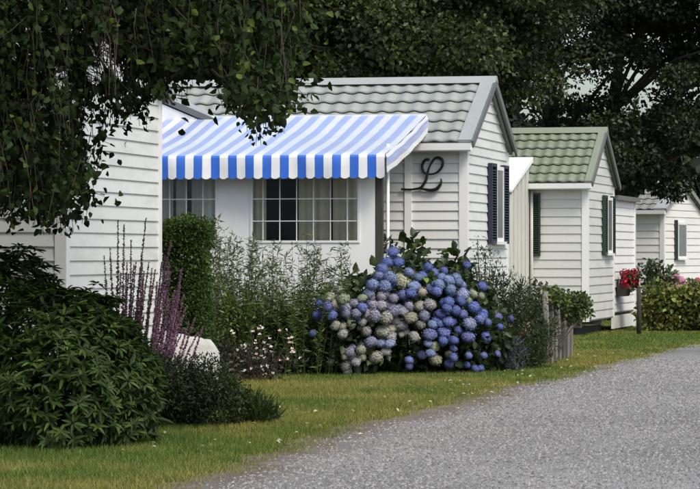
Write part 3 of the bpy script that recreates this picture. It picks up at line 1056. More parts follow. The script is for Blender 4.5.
for k, (x, y, h_) in enumerate(FAR):
    tree('far_tree', 'far dark tree filling the gaps behind the nearer crowns', (x, y), h_ + 1, .35,
         [(x, y, h_ * .5, 3.6, 2.6, h_ * .45), (x, y, h_ * .7, 3.0, 2.6, h_ * .27)], int(19 * h_), 1.0, 75, .36, .26, DARK, 9.5, 'far trees closing the view')

# ------------------------------------------------------------------ birch overhanging from the left
bx, by = -5.6, 22.5
birch = thing('birch_tree', 'birch with hanging twigs of small leaves overhanging the white home', 'tree', (bx, by, 0))
BW = np.array([-120, 0, 20, 45, 65, 80, 90, 100, 125, 140, 152, 165, 180, 195, 212, 228, 245, 258, 270, 282, 292, 300, 304])
BZp = np.array([215, 222, 228, 240, 236, 215, 150, 118, 128, 122, 112, 104, 92, 84, 86, 106, 136, 142, 132, 128, 100, 62, 15])
GAPS = [(103, 50, 13, 19, .97), (120, 67, 12, 15, .94), (94, 73, 11, 10, .96), (137, 86, 10, 12, .7), (58, 68, 9, 12, .6), (112, 100, 22, 16, .6), (90, 120, 14, 22, .55), (30, 30, 9, 8, .4), (175, 92, 14, 8, .5)]


def in_gap(px, py):
    return any(((px - a) / c) ** 2 + ((py - b) / d) ** 2 < 1 and rnd.random() < e_ for a, b, c, d, e_ in GAPS)

K = 21.0 / FPX
tw_mb = MB()
LP, LD, LS = [], [], []
ntw = 1500
for q in range(ntw):
    px = rnd.uniform(-110, 304)
    bot = float(np.interp(px, BW, BZp)) - abs(rnd.gauss(0, 1)) * 34 + (rnd.uniform(0, 12) if rnd.random() < .06 else 0)
    if rnd.random() < .62:
        bot = rnd.uniform(-75, max(bot, -40))
    x = (px - 350) * K
    z1 = EYE + (HY - bot) * K
    ln = rnd.uniform(.25, .75)
    yy = 21.0 + rnd.gauss(0, .8)
    p0 = Vector((x + rnd.uniform(-.14, .06), yy + rnd.uniform(-.1, .1), z1 + ln))
    p2 = Vector((x, yy, z1))
    p1 = p0.lerp(p2, .45) + Vector((rnd.uniform(-.06, .06), rnd.uniform(-.06, .06), .05))
    tw_mb.tube([p0 - birch.location, p1 - birch.location, p2 - birch.location], [.0045, .0035, .0022], 3, False)
    nl = int(ln / .034)
    for i in range(nl):
        t = (i + rnd.random() * .6) / nl
        c = p0.lerp(p1, t * 2) if t < .5 else p1.lerp(p2, t * 2 - 1)
        c = c + Vector((rnd.gauss(0, .03), rnd.gauss(0, .03), 0)) * (1.6 - t)
        cpx, cpy = 350 + c.x / c.y * FPX, HY - (c.z - EYE) / c.y * FPX
        if in_gap(cpx, cpy):
            continue
        LP.append(c); LD.append((rnd.gauss(0, .75), rnd.gauss(0, .75), -.8 + rnd.gauss(0, .45))); LS.append(.058 * rnd.uniform(.7, 1.3))
# leafy side sprays between the hanging twigs
for q in range(760):
    px = rnd.uniform(-110, 300)
    lim = float(np.interp(px, BW, BZp))
    py = lim - 30 - (lim + 65) * rnd.random() ** 1.15
    cc_ = at(px, py, 21.0 + rnd.gauss(0, .8))
    ax = Vector((rnd.gauss(.6, .5), rnd.gauss(0, .5), rnd.gauss(-.5, .3))).normalized()
    tw_mb.tube([cc_ - ax * .3 + Vector((0, 0, .05)) - birch.location, cc_ - birch.location, cc_ + ax * .22 - birch.location], [.004, .003, .002], 3, False)
    for k in range(24):
        c = cc_ + ax * rnd.gauss(0, .13) + Vector((rnd.gauss(0, .055), rnd.gauss(0, .055), rnd.gauss(0, .045)))
        if in_gap(350 + c.x / c.y * FPX, HY - (c.z - EYE) / c.y * FPX):
            continue
        LP.append(c); LD.append((ax.x * .5 + rnd.gauss(0, .6), rnd.gauss(0, .7), -.55 + rnd.gauss(0, .5))); LS.append(.060 * rnd.uniform(.65, 1.3))
LP = np.array([tuple(c - birch.location) for c in LP]); LD = np.array(LD); LS = np.array(LS)
NN = rng.normal(size=LP.shape); NN[:, 2] += .15
CB = palette(len(LP), [(.016, .034, .007), (.024, .047, .009), (.010, .022, .005), (.075, .115, .018)], .22, [.38, .26, .29, .07])
parts = [leaves(LP, LD, unit(NN), LS, LS * .74, CB, True)]
# the rest of the crown, above and beside the frame
nb = 520
cent = np.stack([rng.uniform(-3.6, 5.2, nb), rng.normal(-.4, 1.7, nb), rng.uniform(2.1, 6.4, nb)], 1)
keep = (cent[:, 2] > 4.0) | (cent[:, 0] < 1.5)
cent = cent[keep]
parts.append(clump_leaves(cent, np.full((len(cent), 3), .6), 80, .11, .085, [(.022, .042, .010), (.015, .030, .008)], up=.3, hang=.9))
foliage('crown', parts, 'needle', birch)
tw_mb.build('twigs', 'twig', birch)['kind'] = 'stuff'
mb = MB()
path = trunk_path((0, 0, -.05), (.3, .2, 7.6), .15, 8)
mb.tube(path, [.24, .20, .18, .16, .13, .10, .06, .03], 10)
for tgt in [(3.2, -1.2, 4.0), (4.6, -1.4, 3.55), (2.6, -1.5, 3.1), (3.9, -.4, 4.6), (1.8, -2.0, 3.4), (-2, 1, 5), (-2.4, -1, 4), (1.2, 2, 5.6), (2.2, .8, 6.2)]:
    st = path[3]
    tg = Vector(tgt)
    md = st.lerp(tg, .5) + Vector((0, 0, .7))
    mb.tube(smooth_path([st, st.lerp(md, .55) + Vector((0, 0, .2)), md, tg], 3), [.09 - .0085 * i for i in range(10)], 6)
mb.build('trunk', 'bark', birch, True)


# ------------------------------------------------------------------ shrubs
def shrub(name, label, cat, base, ells, ncl, crad, per, Ln, Wd, cols, mat='leaf', up=.6, hang=0., ov=True, stems=7, w=None, group=None, bias=.3, out=.8, floor=.02):
    root = thing(name, label, cat, (base[0], base[1], 0), 0, group)
    B = np.array([base[0], base[1], 0.0])
    E = np.array(ells, float)
    vol = (E[:, 3] * E[:, 4] * E[:, 5]) ** .8; vol /= vol.sum()
    idx = rng.choice(len(E), ncl, p=vol)
    d = unit(rng.normal(size=(ncl, 3)))
    rr = rng.random((ncl, 1)) ** bias
    c = E[idx, :3] + d * rr * E[idx, 3:]
    c[:, 2] = np.maximum(c[:, 2], crad * .5 + floor)
    rad = crad * (.7 + .6 * rng.random((ncl, 1))) * np.ones((1, 3))
    foliage('foliage', [clump_leaves(c - B, rad, per, Ln, Wd, cols, up=up, hang=hang, ovate=ov, w=w, out=out)], mat, root)
    mb = MB()
    for k in range(stems):
        t = Vector(c[rnd.randrange(ncl)] - B)
        mb.tube([(rnd.uniform(-.08, .08), rnd.uniform(-.08, .08), -.03), (t.x * .35, t.y * .35, t.z * .5), t], [.016, .011, .004], 5)
    mb.build('stems', 'bark', root)
    return root, c


# rhododendron in front of the first home: whorls of long leaves
rb = (-2.25, 21.3)
rho = thing('rhododendron', 'large dark glossy rhododendron before the first white home', 'shrub', (*rb, 0))
RE = np.array([(-2.75, 21.5, .55, .85, .75, .86), (-2.1, 21.2, .48, .56, .70, .72), (-1.72, 21.4, .33, .30, .55, .56), (-3.6, 21.8, .5, .8, .8, .9)])


def whorl_mesh(k):
    n = 9
    a = np.arange(n) * 2.4 + rng.random(n) * .5
    el = rng.uniform(-.25, .75, n)
    D = np.stack([np.cos(a) * np.cos(el), np.sin(a) * np.cos(el), np.sin(el)], 1)
    Nn = np.tile([[0, 0, 1.0]], (n, 1)) + D * -.2
    Lg = rng.uniform(.052, .092, n)
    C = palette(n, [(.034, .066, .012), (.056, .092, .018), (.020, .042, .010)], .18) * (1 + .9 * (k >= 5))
    V, F, Cc = leaves(D * .008, D, Nn, Lg, Lg * .30, C, True, .12, .22)
    return raw_mesh('leaf_whorl', V, F, 'leaf_gloss', Cc)


WM = [whorl_mesh(k) for k in range(7)]
cands = []
while len(cands) < 3000:
    e = RE[rnd.choices(range(4), [3, 2.4, 1.2, 2])[0]]
    d = Vector((rnd.gauss(0, 1), rnd.gauss(0, 1), rnd.gauss(0, 1) * 1.0)).normalized()
    r_ = rnd.uniform(.80, 1.03) + .10 * math.sin(d.x * 5 + e[0] * 7) * math.sin(d.z * 6 + e[1]) + (.10 if rnd.random() < .05 else 0)
    q = Vector((e[0] + d.x * e[3] * r_, e[1] + d.y * e[4] * r_, e[2] + d.z * e[5] * r_))
    if q.z < .07:
        continue
    ins = min(sum(((q[i] - f_[i]) / f_[3 + i]) ** 2 for i in range(3)) for f_ in RE)
    if ins < .60:
        continue
    cands.append((q, d))
vis = [c for c in cands if c[1].y < .35 and 350 + c[0].x / c[0].y * FPX > -25]
hid = [c for c in cands if not (c[1].y < .35 and 350 + c[0].x / c[0].y * FPX > -25)]
sel, extra = vis[:300], vis[300:] + hid
for q, d in sel:
    o = link('leaf_whorl', WM[rnd.randrange(7) if d.z > .2 else rnd.randrange(5)], rho, q - Vector((*rb, 0)))
    tilt = (d * .8 + Vector((0, -.15, .75))).normalized()
    o.rotation_euler = (tilt.to_track_quat('Z', 'Y') @ Matrix.Rotation(rnd.uniform(0, 6.28), 4, 'Z').to_quaternion()).to_euler()
    s = rnd.uniform(.7, 1.3)
    o.scale = (s, s, s)
P_, D_, N_, L_ = [], [], [], []
for q, d in extra:
    tilt = (d * .8 + Vector((0, 0, .75))).normalized()
    a = tilt.orthogonal().normalized(); b = tilt.cross(a)
    for k in range(8):
        t = k * 2.4 + rnd.random()
        e_ = rnd.uniform(-.2, .7)
        dd = (a * math.cos(t) + b * math.sin(t)) * math.cos(e_) + tilt * math.sin(e_)
        P_.append(q - Vector((*rb, 0))); D_.append(dd); N_.append(tilt); L_.append(rnd.uniform(.06, .10))
L_ = np.array(L_)
pr = [leaves(np.array(P_), np.array(D_), np.array(N_), L_, L_ * .3, palette(len(P_), [(.034, .066, .012), (.056, .092, .018), (.020, .042, .010)], .18), True, .12, .22)]
cc = RE[rng.choice(4, 160)]
cc = cc[:, :3] + unit(rng.normal(size=(160, 3))) * (rng.random((160, 1)) ** .4) * cc[:, 3:] * .8
cc[:, 2] = np.maximum(cc[:, 2], .1)
pr.append(clump_leaves(cc - np.array([*rb, 0]), np.full((160, 3), .16), 16, .11, .035, [(.03, .05, .018)], up=.5))
foliage('foliage', pr, 'leaf_gloss', rho, 'stuff')
mb = MB()
for k in range(14):
    q = Vector(sel[k * 3][0]) - Vector((*rb, 0))
    s0 = Vector((q.x * .4 + rnd.uniform(-.1, .1), rnd.uniform(-.2, .2), -.03))
    mb.tube([s0, s0.lerp(q, .5) + Vector((0, 0, .1)), q], [.02, .014, .006], 5)
mb.build('stems', 'bark', rho)

# fine-leaved dark bush running right from the rhododendron
shrub('small_leaved_bush', 'low dark bush with fine leaves beside the rhododendron', 'shrub', (-1.2, 23.6),
      [(-1.42, 23.5, .26, .34, .45, .27), (-1.12, 23.5, .25, .28, .40, .29), (-1.6, 23.6, .32, .25, .4, .24), (-1.8, 24.2, .42, .25, .4, .26)], 260, .12, 90, .032, .013,
      [(.026, .042, .016), (.04, .055, .02), (.02, .03, .013)], 'needle', ov=False, floor=.0)
shrub('grass_clump', 'tuft of long dark grass at the foot of the fine-leaved bush', 'grass', (-.78, 24.0),
      [(-.78, 24.0, .05, .2, .2, .07)], 30, .07, 50, .16, .008, [(.04, .075, .02), (.03, .055, .018)], 'grass', ov=False, stems=1, out=.5, hang=-1.2, floor=-.03)


def flower_spike(path, fl0, fl1, dens, size, cols, stem='stem', sr=.004, parent=None, name='flower_spike', leafc=None, leafl=.06):
    """one stem with florets between fl0 and fl1 of its length and small leaves below"""
    P = smooth_path(path, 6)
    n = len(P)
    L = sum((P[i + 1] - P[i]).length for i in range(n - 1))
    pts = np.array([tuple(q) for q in P])
    t = np.linspace(0, 1, n)
    k = int(dens * L * (fl1 - fl0))
    tt = fl0 + (fl1 - fl0) * rng.random(k)
    c = np.stack([np.interp(tt, t, pts[:, i]) for i in range(3)], 1)
    d = rng.normal(size=(k, 3)); d[:, 2] = np.abs(d[:, 2]) * .4
    taper = (1.15 - .75 * (tt - fl0) / (fl1 - fl0))
    V, F, C = leaves(c, unit(d), unit(rng.normal(size=(k, 3))), size * taper, size * .7 * taper, palette(k, cols, .25), False)
    parts = [(V, F, C)]
    if leafc is not None:
        kl = int(L * fl0 * 60)
        tt = fl0 * rng.random(kl)
        c = np.stack([np.interp(tt, t, pts[:, i]) for i in range(3)], 1)
        d = rng.normal(size=(kl, 3)); d[:, 2] = .35
        parts.append(leaves(c, unit(d), np.tile([[0, 0, 1.]], (kl, 1)), leafl, leafl * .25, palette(kl, leafc, .25), False))
    o = MB().tube(P, [sr * (1 - .6 * i / n) for i in range(n)], 4, False).build(name, stem, parent)
    foliage('florets', parts, 'petal', o, 'stuff')
    return o


# purple loosestrife: dark spikes against the white wall
lo = thing('purple_loosestrife', 'tall purple loosestrife with slender spikes before the white siding', 'flowers', (-2.1, 25.6, 0))
spk = [(118, 220, 0), (124, 224, 1), (104, 256, 0), (131, 240, 0), (146, 218, 1), (110, 248, 0), (127, 262, 0), (136, 262, 0), (149, 262, 1), (121, 272, 0), (143, 277, 0), (152, 268, 1), (157, 282, 2), (162, 262, 2), (165, 255, 2), (171, 240, 2), (170, 272, 2), (175, 290, 3), (180, 285, 3), (184, 295, 3), (168, 300, 3), (160, 300, 2), (176, 305, 3), (172, 315, 3), (189, 322, 3), (195, 318, 3), (203, 326, 3), (198, 332, 3), (184, 328, 3)]
PUR = {0: [(.14, .08, .13), (.09, .05, .08), (.19, .11, .19)], 1: [(.14, .08, .13), (.09, .05, .08), (.2, .11, .19)],
       2: [(.25, .15, .24), (.16, .09, .15), (.32, .21, .31)], 3: [(.33, .18, .33), (.21, .11, .21), (.42, .26, .42)]}
spk += [(rnd.uniform(108, 186), 0, 9) for k in range(32)]
for (px, py, kd) in spk:
    if kd == 9:
        py = rnd.uniform(262, 325) if px > 125 else rnd.uniform(280, 325)
        kd = 0 if px < 135 else (2 if px < 160 else 3)
    Y = 25.6 + rnd.uniform(-.3, .3)
    t = at(px, py, Y) - Vector((-2.1, 25.6, 0))
    bxp = -2.1 + (t.x) * .55
    b = Vector((t.x * .6 + rnd.uniform(-.04, .04), t.y + rnd.uniform(-.05, .05), -.02))
    m1 = b.lerp(t, .5) + Vector((rnd.uniform(-.03, .03), 0, 0))
    flower_spike([b, m1, t], .25 if kd > 1 else .40, 1.0, 520 if kd > 1 else 380, .028 if kd > 1 else .026, PUR[kd], 'stem_red', .006, lo, 'flower_spike', [(.045, .05, .025), (.06, .045, .03)], .05)
lo['label'] = 'tall purple loosestrife with slender spikes before the white siding'

# whitewashed low wall end between the flowers
mb = MB()
nseg = 14
hh = .30
vv, ff = [], []
p0, p1 = at(164, 331, 27.4), at(219, 341, 27.9)
for i in range(nseg + 1):
    t = i / nseg
    c = p0.lerp(p1, t)
    top = c.z + .008 * math.sin(i * 1.7) - .10 * max(0, (t - .8) / .2) ** 2.2
    for (dy, z) in ((-.11, -.02), (-.11 + .01 * math.sin(i * 2.1), .35 * top), (-.10 + .012 * math.sin(i * 1.1), top - .07), (-.055, top - .012), (.0, top), (.06, top - .012), (.10, top - .07), (.11, -.02)):
        vv.append((c.x + .008 * math.sin(z * 30 + i), c.y + dy, z))
for i in range(nseg):
    for k in range(7):
        a = i * 8 + k
        ff.append((a, a + 8, a + 9, a + 1))
ff += [tuple(range(8)), tuple(nseg * 8 + k for k in range(8))[::-1]]
o = mb.poly(vv, ff).build('low_wall', 'whitewash', None, True)
tag(o, 'low rounded whitewashed garden wall between the flower beds', 'wall')

# clipped evergreen column beside the porch
ce = thing('clipped_evergreen', 'clipped upright evergreen bush standing between white home and porch', 'shrub', (-1.74, 30.9, 0))
nb = 2600
# box shell with rounded top
u = rng.random((nb, 3))
c = np.stack([(u[:, 0] - .5) * .44, (u[:, 1] - .5) * .9, .03 + u[:, 2] * 1.72], 1)
face = rng.integers(0, 4, nb)
c[face == 0, 1] = -.45 + rng.normal(0, .02, (face == 0).sum())
c[face == 1, 0] = .22 + rng.normal(0, .03, (face == 1).sum())
c[face == 2, 0] = -.22 + rng.normal(0, .03, (face == 2).sum())
c[face == 3, 2] = 1.73 - .14 * (c[face == 3, 0] / .22) ** 2 + rng.normal(0, .03, (face == 3).sum())
bul = 1 + .10 * np.sin(c[:, 2] * 3.1 + 1)[:, None] * np.array([[1, 1, 0]])
c = c * bul
foliage('foliage', [clump_leaves(c, np.full((nb, 3), .05), 9, .034, .016, [(.04, .075, .015), (.06, .105, .02), (.028, .05, .014)], .8, .5, 0., ovate=False),
    clump_leaves(np.stack([rng.uniform(-.2, .2, 260), rng.uniform(-.4, .4, 260), rng.uniform(.1, 1.6, 260)], 1), np.full((260, 3), .06), 20, .06, .035, [(.028, .05, .014)], ovate=False)], 'needle', ce)
MB().tube([(0, 0, -.03), (.02, .01, .9), (0, 0, 1.6)], [.05, .035, .01], 6).build('trunk', 'bark', ce)

# tall narrow-leaved shrub before the porch wall
wl = thing('willow_leaved_shrub', 'airy shrub of thin stems with narrow pale leaves before the porch window', 'shrub', (-.75, 33.3, 0))
P_, D_, L_, C_ = [], [], [], []
mb = MB()
for q in range(370):
    low_ = q >= 150
    x0 = rnd.uniform(-.95, .70)
    y0 = rnd.gauss(0, .22)
    px = 350 + (x0 - .75) / 33.3 * FPX
    top = np.interp(px, [200, 225, 250, 285, 310, 345], [1.68, 1.82, 1.62, 1.42, 1.66, 1.5]) * (rnd.uniform(.66, 1.02) if not low_ else rnd.uniform(.36, .66))
    t = Vector((x0 + rnd.gauss(0, .10), y0 + rnd.gauss(0, .08), top))
    b = Vector((x0 * .85, y0, -.02))
    mdl = b.lerp(t, .5) + Vector((rnd.gauss(0, .03), 0, 0))
    path = smooth_path([b, mdl, t], 5)
    mb.tube(path, [.0045 - .00035 * i for i in range(len(path))], 3, False)
    n_ = int(top * (38 if not low_ else 75))
    for k in range(n_):
        s = rnd.uniform(.12, 1.0)
        j = min(len(path) - 2, int(s * (len(path) - 1)))
        c = path[j].lerp(path[j + 1], s * (len(path) - 1) - j)
        P_.append(c); D_.append((rnd.gauss(0, 1), rnd.gauss(0, 1), rnd.gauss(.45, .5))); L_.append(rnd.uniform(.05, .11))
        pale = rnd.random()
        C_.append((.075, .135, .022) if low_ and pale < .75 else (.085, .11, .045) if pale < .5 else ((.14, .16, .08) if pale < .75 else (.05, .07, .025)))
L_ = np.array(L_)
NN = rng.normal(size=(len(P_), 3)); NN[:, 2] += .5
foliage('foliage', [leaves(np.array([tuple(c) for c in P_]), np.array(D_), unit(NN), L_, L_ * .17, np.array(C_), False)], 'leaf', wl)
mb.build('stems', 'stem', wl)['kind'] = 'stuff'

# lower dark planting in the bed
shrub('dark_bed_shrub', 'dark green shrub at the foot of the willow-leaved stems', 'shrub', (-.55, 33.0),
      [(-.95, 33.3, .30, .38, .4, .38), (-.6, 33.3, .32, .35, .4, .42), (-.35, 33.9, .30, .3, .3, .45)], 190, .14, 60, .05, .02,
      [(.022, .038, .014), (.032, .05, .016), (.016, .026, .011)], 'needle', ov=False)
shrub('yellow_green_bush', 'bright yellow-green bush between clipped evergreen and porch wall', 'shrub', (-1.5, 32.9),
      [(-1.42, 32.9, .62, .22, .3, .26), (-1.2, 33.1, .45, .3, .3, .4)], 70, .12, 60, .05, .02,
      [(.09, .125, .022), (.06, .10, .02)], 'leaf', ov=False)
# gaura: wiry stems with small pale flowers
ga = thing('gaura', 'wiry plant with small white and pink flowers at the bed edge', 'flowers', (-1.1, 31.6, 0))
mb = MB()
P_, D_ = [], []
for q in range(52):
    t = at(rnd.gauss(256, 22), rnd.uniform(328, 380), 31.6 + rnd.uniform(-.3, .3)) - Vector((-1.1, 31.6, 0))
    b = Vector((t.x * .4 + rnd.gauss(0, .08), t.y * .5, -.02))
    mb.tube([b, b.lerp(t, .6) + Vector((0, 0, .06)), t], [.003, .002, .0015], 3, False)
    for k in range(4):
        P_.append(t); a = k * 1.57 + rnd.random(); D_.append((math.cos(a), math.sin(a) * .6 - .4, math.sin(a) * .5 + .2))
    for k in range(rnd.randrange(0, 2)):
        t2 = t + Vector((rnd.gauss(0, .05), rnd.gauss(0, .05), rnd.gauss(0, .05)))
        for j in range(3):
            P_.append(t2); D_.append((rnd.gauss(0, 1), rnd.gauss(-.4, 1), rnd.gauss(.2, 1)))
n = len(P_)
foliage('flowers', [leaves(np.array([tuple(c) for c in P_]), np.array(D_), np.tile([[0, -1., .3]], (n, 1)) + rng.normal(0, .3, (n, 3)), .024, .018,
                           palette(n, [(.72, .68, .66), (.68, .50, .50), (.55, .34, .36)], .08, [.6, .25, .15]), False)], 'petal', ga, 'stuff')
mb.build('stems', 'stem_red', ga)['kind'] = 'stuff'
foliage('foliage', [clump_leaves(np.stack([rng.normal(0, .2, 60), rng.normal(0, .15, 60), rng.uniform(.05, .4, 60)], 1), np.full((60, 3), .1), 40, .045, .012,
                                 [(.025, .035, .014), (.035, .024, .02)], ovate=False)], 'leaf', ga)

# ------------------------------------------------------------------ blue hydrangea
hb = Vector((.62, 33.8, 0))
hy = thing('hydrangea', 'big hydrangea with blue and faded cream mophead blooms before the porch', 'shrub', hb)


def bloom_mesh():
    n = 105
    i = np.arange(n) + .5
    ph = np.arccos(1 - 2 * i / n * .86)
    th = i * 2.39996
    d = np.stack([np.cos(th) * np.sin(ph), np.sin(th) * np.sin(ph), np.cos(ph)], 1)
    d += rng.normal(0, .05, d.shape); d = unit(d)
    lump = 1 + .09 * np.sin(d[:, :1] * 4 + rng.random() * 6) * np.sin(d[:, 1:2] * 5 + rng.random() * 6)
    P = d * lump * (1 + rng.normal(0, .055, (n, 1))) * np.array([[1, 1, .84]])
    a = unit(np.cross(d, unit(rng.normal(size=(n, 3)))))
    b = np.cross(d, a)
    Vs, Fs, Cs, o = [], [], [], 0
    tint = (1 + rng.normal(0, .14, (n, 1)))
    for k in range(4):
        t = k * math.pi / 2
        D = a * math.cos(t) + b * math.sin(t) + d * rng.normal(.12, .22, (n, 1))
        V, F, C = leaves(P, D, d, .19, .185, np.clip(np.tile([[1., 1., 1.]], (n, 1)) * tint * rng.uniform(.85, 1.05), .3, 1.25), False, -.1, .15)
        Vs.append(V); Fs.append(F + o); Cs.append(C); o += len(V)
    # inner body so that the head is solid
    r = 10
    vi, fi = [], []
    for j in range(7):
        for k in range(r):
            p_ = math.pi * (j + .02) / 6.04
            q = 2 * math.pi * k / r
            vi.append((math.cos(q) * math.sin(p_) * .9, math.sin(q) * math.sin(p_) * .9, math.cos(p_) * .77))
    for j in range(6):
        for k in range(r):
            fi.append((j * r + k, (j + 1) * r + k, (j + 1) * r + (k + 1) % r)); fi.append((j * r + k, (j + 1) * r + (k + 1) % r, j * r + (k + 1) % r))
    Vs.append(np.array(vi)); Fs.append(np.array(fi) + o); Cs.append(np.full((len(vi), 3), .86))
    return raw_mesh('bloom', np.concatenate(Vs), np.concatenate(Fs), 'bloom', np.concatenate(Cs))


BM = [bloom_mesh() for k in range(5)]
BCOL = {'B': [(.105, .145, .36), (.13, .17, .38), (.09, .12, .31), (.13, .15, .32)], 'G': [(.19, .24, .42), (.22, .26, .40), (.16, .21, .36)],
        'C': [(.30, .31, .27), (.28, .28, .29), (.33, .32, .26)], 'P': [(.25, .25, .33), (.22, .235, .33), (.28, .27, .32)], 'Y': [(.25, .29, .20), (.28, .29, .21)]}
HB = '''238 92 20 B,222 122 18 B,255 122 20 B,208 140 18 B,230 165 24 G,200 160 20 G,215 190 24 G,180 185 22 G,262 175 25 Y,300 190 20 G,340 135 18 B,355 150 18 B,380 165 20 G,400 172 18 G,428 178 16 G,365 205 16 B,322 208 18 C,290 210 20 B,268 215 18 B,372 185 18 G,405 200 18 G,440 215 20 G,470 212 16 Y,435 232 18 B,400 235 20 B,395 252 18 B,420 260 18 B,375 270 18 B,398 292 18 B,375 297 17 B,472 250 20 B,460 298 22 G,490 285 16 B,512 295 16 B,455 335 22 B,508 335 18 B,385 322 20 B,345 328 20 B,383 347 14 B,412 370 12 B,413 395 15 B,457 390 15 B,476 428 13 B,285 403 15 B,347 383 18 G,362 402 20 Y,300 335 18 C,345 242 20 C,318 247 18 C,290 280 20 Y,330 275 22 P,268 262 20 P,240 262 22 P,218 280 22 C,245 288 20 P,262 302 20 C,210 318 24 C,232 335 18 C,185 275 20 P,205 245 18 P,180 245 18 P,160 268 20 P,150 252 18 B,125 240 18 P,100 258 18 P,70 242 18 C,47 250 18 B,35 270 16 B,62 272 18 B,95 228 18 Y,150 225 18 Y,205 220 18 P,118 297 20 Y,150 292 18 C,162 320 20 C,95 328 20 C,72 303 16 C,175 350 18 P,203 355 18 G,230 355 16 G,190 395 24 C,147 374 18 Y,113 380 18 P,104 420 22 C,132 408 15 C,218 378 16 C,312 165 16 G,285 150 16 G,415 345 15 B,440 270 17 B,352 300 18 G,318 300 18 C,285 248 17 P,8 326 14 B,132 268 16 P,452 130 14 B,240 225 18 P,496 190 14 B,170 210 18 G,340 355 13 G'''
HBL = HB.split(',')
for k in range(120):
    src = HBL[rnd.randrange(10, 90)].split()
    HBL.append('%f %f %f %s' % (float(src[0]) + rnd.gauss(0, 22), float(src[1]) + rnd.gauss(0, 16), rnd.uniform(11, 17), src[3]))
for hi, row in enumerate(HBL):
    a, b, r_, cd = row.split()
    px, py = 310 + float(a) / 2.877, 220 + float(b) / 2.877
    # dome: how far forward this spot of the bush bulges
    X0 = (px - 350) * 33.8 / FPX
    Z0 = EYE + (HY - py) * 33.8 / FPX
    q = 1 - ((X0 - .68) / 1.25) ** 2 - (max(Z0 - .3, -.2) / 1.45) ** 2
    Y = 34.0 - .95 * math.sqrt(max(q, .0)) + rnd.uniform(-.06, .06)
    if px < 350:
        Y = 32.85 + rnd.uniform(-.1, .1)
    elif px < 400:
        Y -= .35 * (400 - px) / 50
    if py < 270 and px > 455:
        Y = 34.9
    if hi > 100:
        Y += .10
    c = at(px, py, Y)
    o = link('bloom', BM[rnd.randrange(5)], hy, c - hb)
    s = float(r_) / 2.877 * Y / FPX * rnd.uniform(.80, 1.05)
    o.scale = (s * rnd.uniform(.88, 1.08), s * rnd.uniform(.88, 1.08), s * rnd.uniform(.68, .95))
    dr = Vector(((X0 - .68) * .5, -.7, .55 + rnd.uniform(-.2, .2))).normalized()
    o.rotation_euler = (dr.to_track_quat('Z', 'Y') @ Matrix.Rotation(rnd.uniform(0, 6.28), 4, 'Z').to_quaternion()).to_euler()
    cl = rnd.choice(BCOL[cd])
    j = rnd.uniform(.85, 1.12)
    o.color = (cl[0] * j, cl[1] * j, cl[2] * j, 1)
# leaves of the hydrangea
HE = A((.72, 34.0, .50, .85, .72, .82), (.0, 33.5, .36, .48, .55, .48), (1.35, 34.0, .45, .42, .6, .55))
idx = rng.choice(3, 420, p=[.5, .25, .25])
d = unit(rng.normal(size=(420, 3)))
c = HE[idx, :3] + d * (rng.random((420, 1)) ** .22) * HE[idx, 3:] * 1.06
c[:, 2] = np.maximum(c[:, 2], .08)
foliage('foliage', [clump_leaves(c - np.array(hb), np.full((420, 3), .14), 20, .10, .065, [(.028, .05, .018), (.04, .065, .02), (.02, .036, .014)], up=.8, w=[.45, .25, .3])], 'leaf', hy, 'stuff')
c = A(*[tuple(at(px, py, 33.35)) for px, py in ((423, 280), (405, 303), (400, 281), (432, 277))])
foliage('young_leaves', [clump_leaves(c - np.array(hb), np.full((len(c), 3), .07), 9, .12, .075, [(.10, .16, .03), (.13, .18, .04)], up=.8)], 'leaf', hy)
mb = MB()
for k in range(26):
    t = Vector(c[0]) - hb if k == 0 else Vector(HE[k % 3, :3] + np.array([rnd.uniform(-.5, .5), rnd.uniform(-.3, .2), rnd.uniform(.0, .4)])) - hb
    b = Vector((t.x * .5 + rnd.uniform(-.1, .1), rnd.uniform(-.15, .2), -.03))
    mb.tube([b, b.lerp(t, .5) + Vector((rnd.uniform(-.05, .05), 0, .05)), t], [.011, .009, .005], 5)
mb.build('stems', 'bark', hy)

# leafy shrub behind it, feathery shrub to its right
shrub('broad_leaved_shrub', 'dark broad-leaved shrub rising behind the hydrangea by the lettered wall', 'shrub', (.95, 35.3),
      [(.80, 35.3, 1.15, .28, .25, .38), (1.25, 35.3, 1.02, .30, .28, .34), (1.0, 35.3, .7, .5, .3, .5)], 75, .13, 16, .12, .085,
      [(.03, .055, .018), (.045, .075, .022), (.02, .036, .014)], up=.7)
shrub('weedy_sprig', 'thin leafy sprig growing beside the white porch pole', 'plant', (.48, 34.9),
      [(.47, 34.9, 1.25, .09, .1, .36)], 26, .07, 12, .055, .03, [(.05, .075, .025), (.03, .05, .018)], up=.5, stems=6)
shrub('feathery_shrub', 'dark feathery shrub between the hydrangea and the wooden pickets', 'shrub', (1.95, 34.9),
      [(1.75, 34.9, .55, .38, .4, .60), (2.08, 35.1, .45, .38, .4, .66), (1.95, 34.7, .25, .5, .35, .3)], 210, .16, 55, .06, .012,
      [(.028, .048, .02), (.04, .062, .024), (.02, .034, .015)], 'needle', ov=False, hang=-.5)
shrub('feathery_sprig', 'loose wispy stems beside the navy shuttered gable', 'plant', (1.62, 35.5),
      [(1.6, 35.5, 1.25, .22, .15, .36)], 34, .08, 12, .05, .014, [(.05, .07, .03), (.035, .05, .02)], 'needle', ov=False, stems=14)

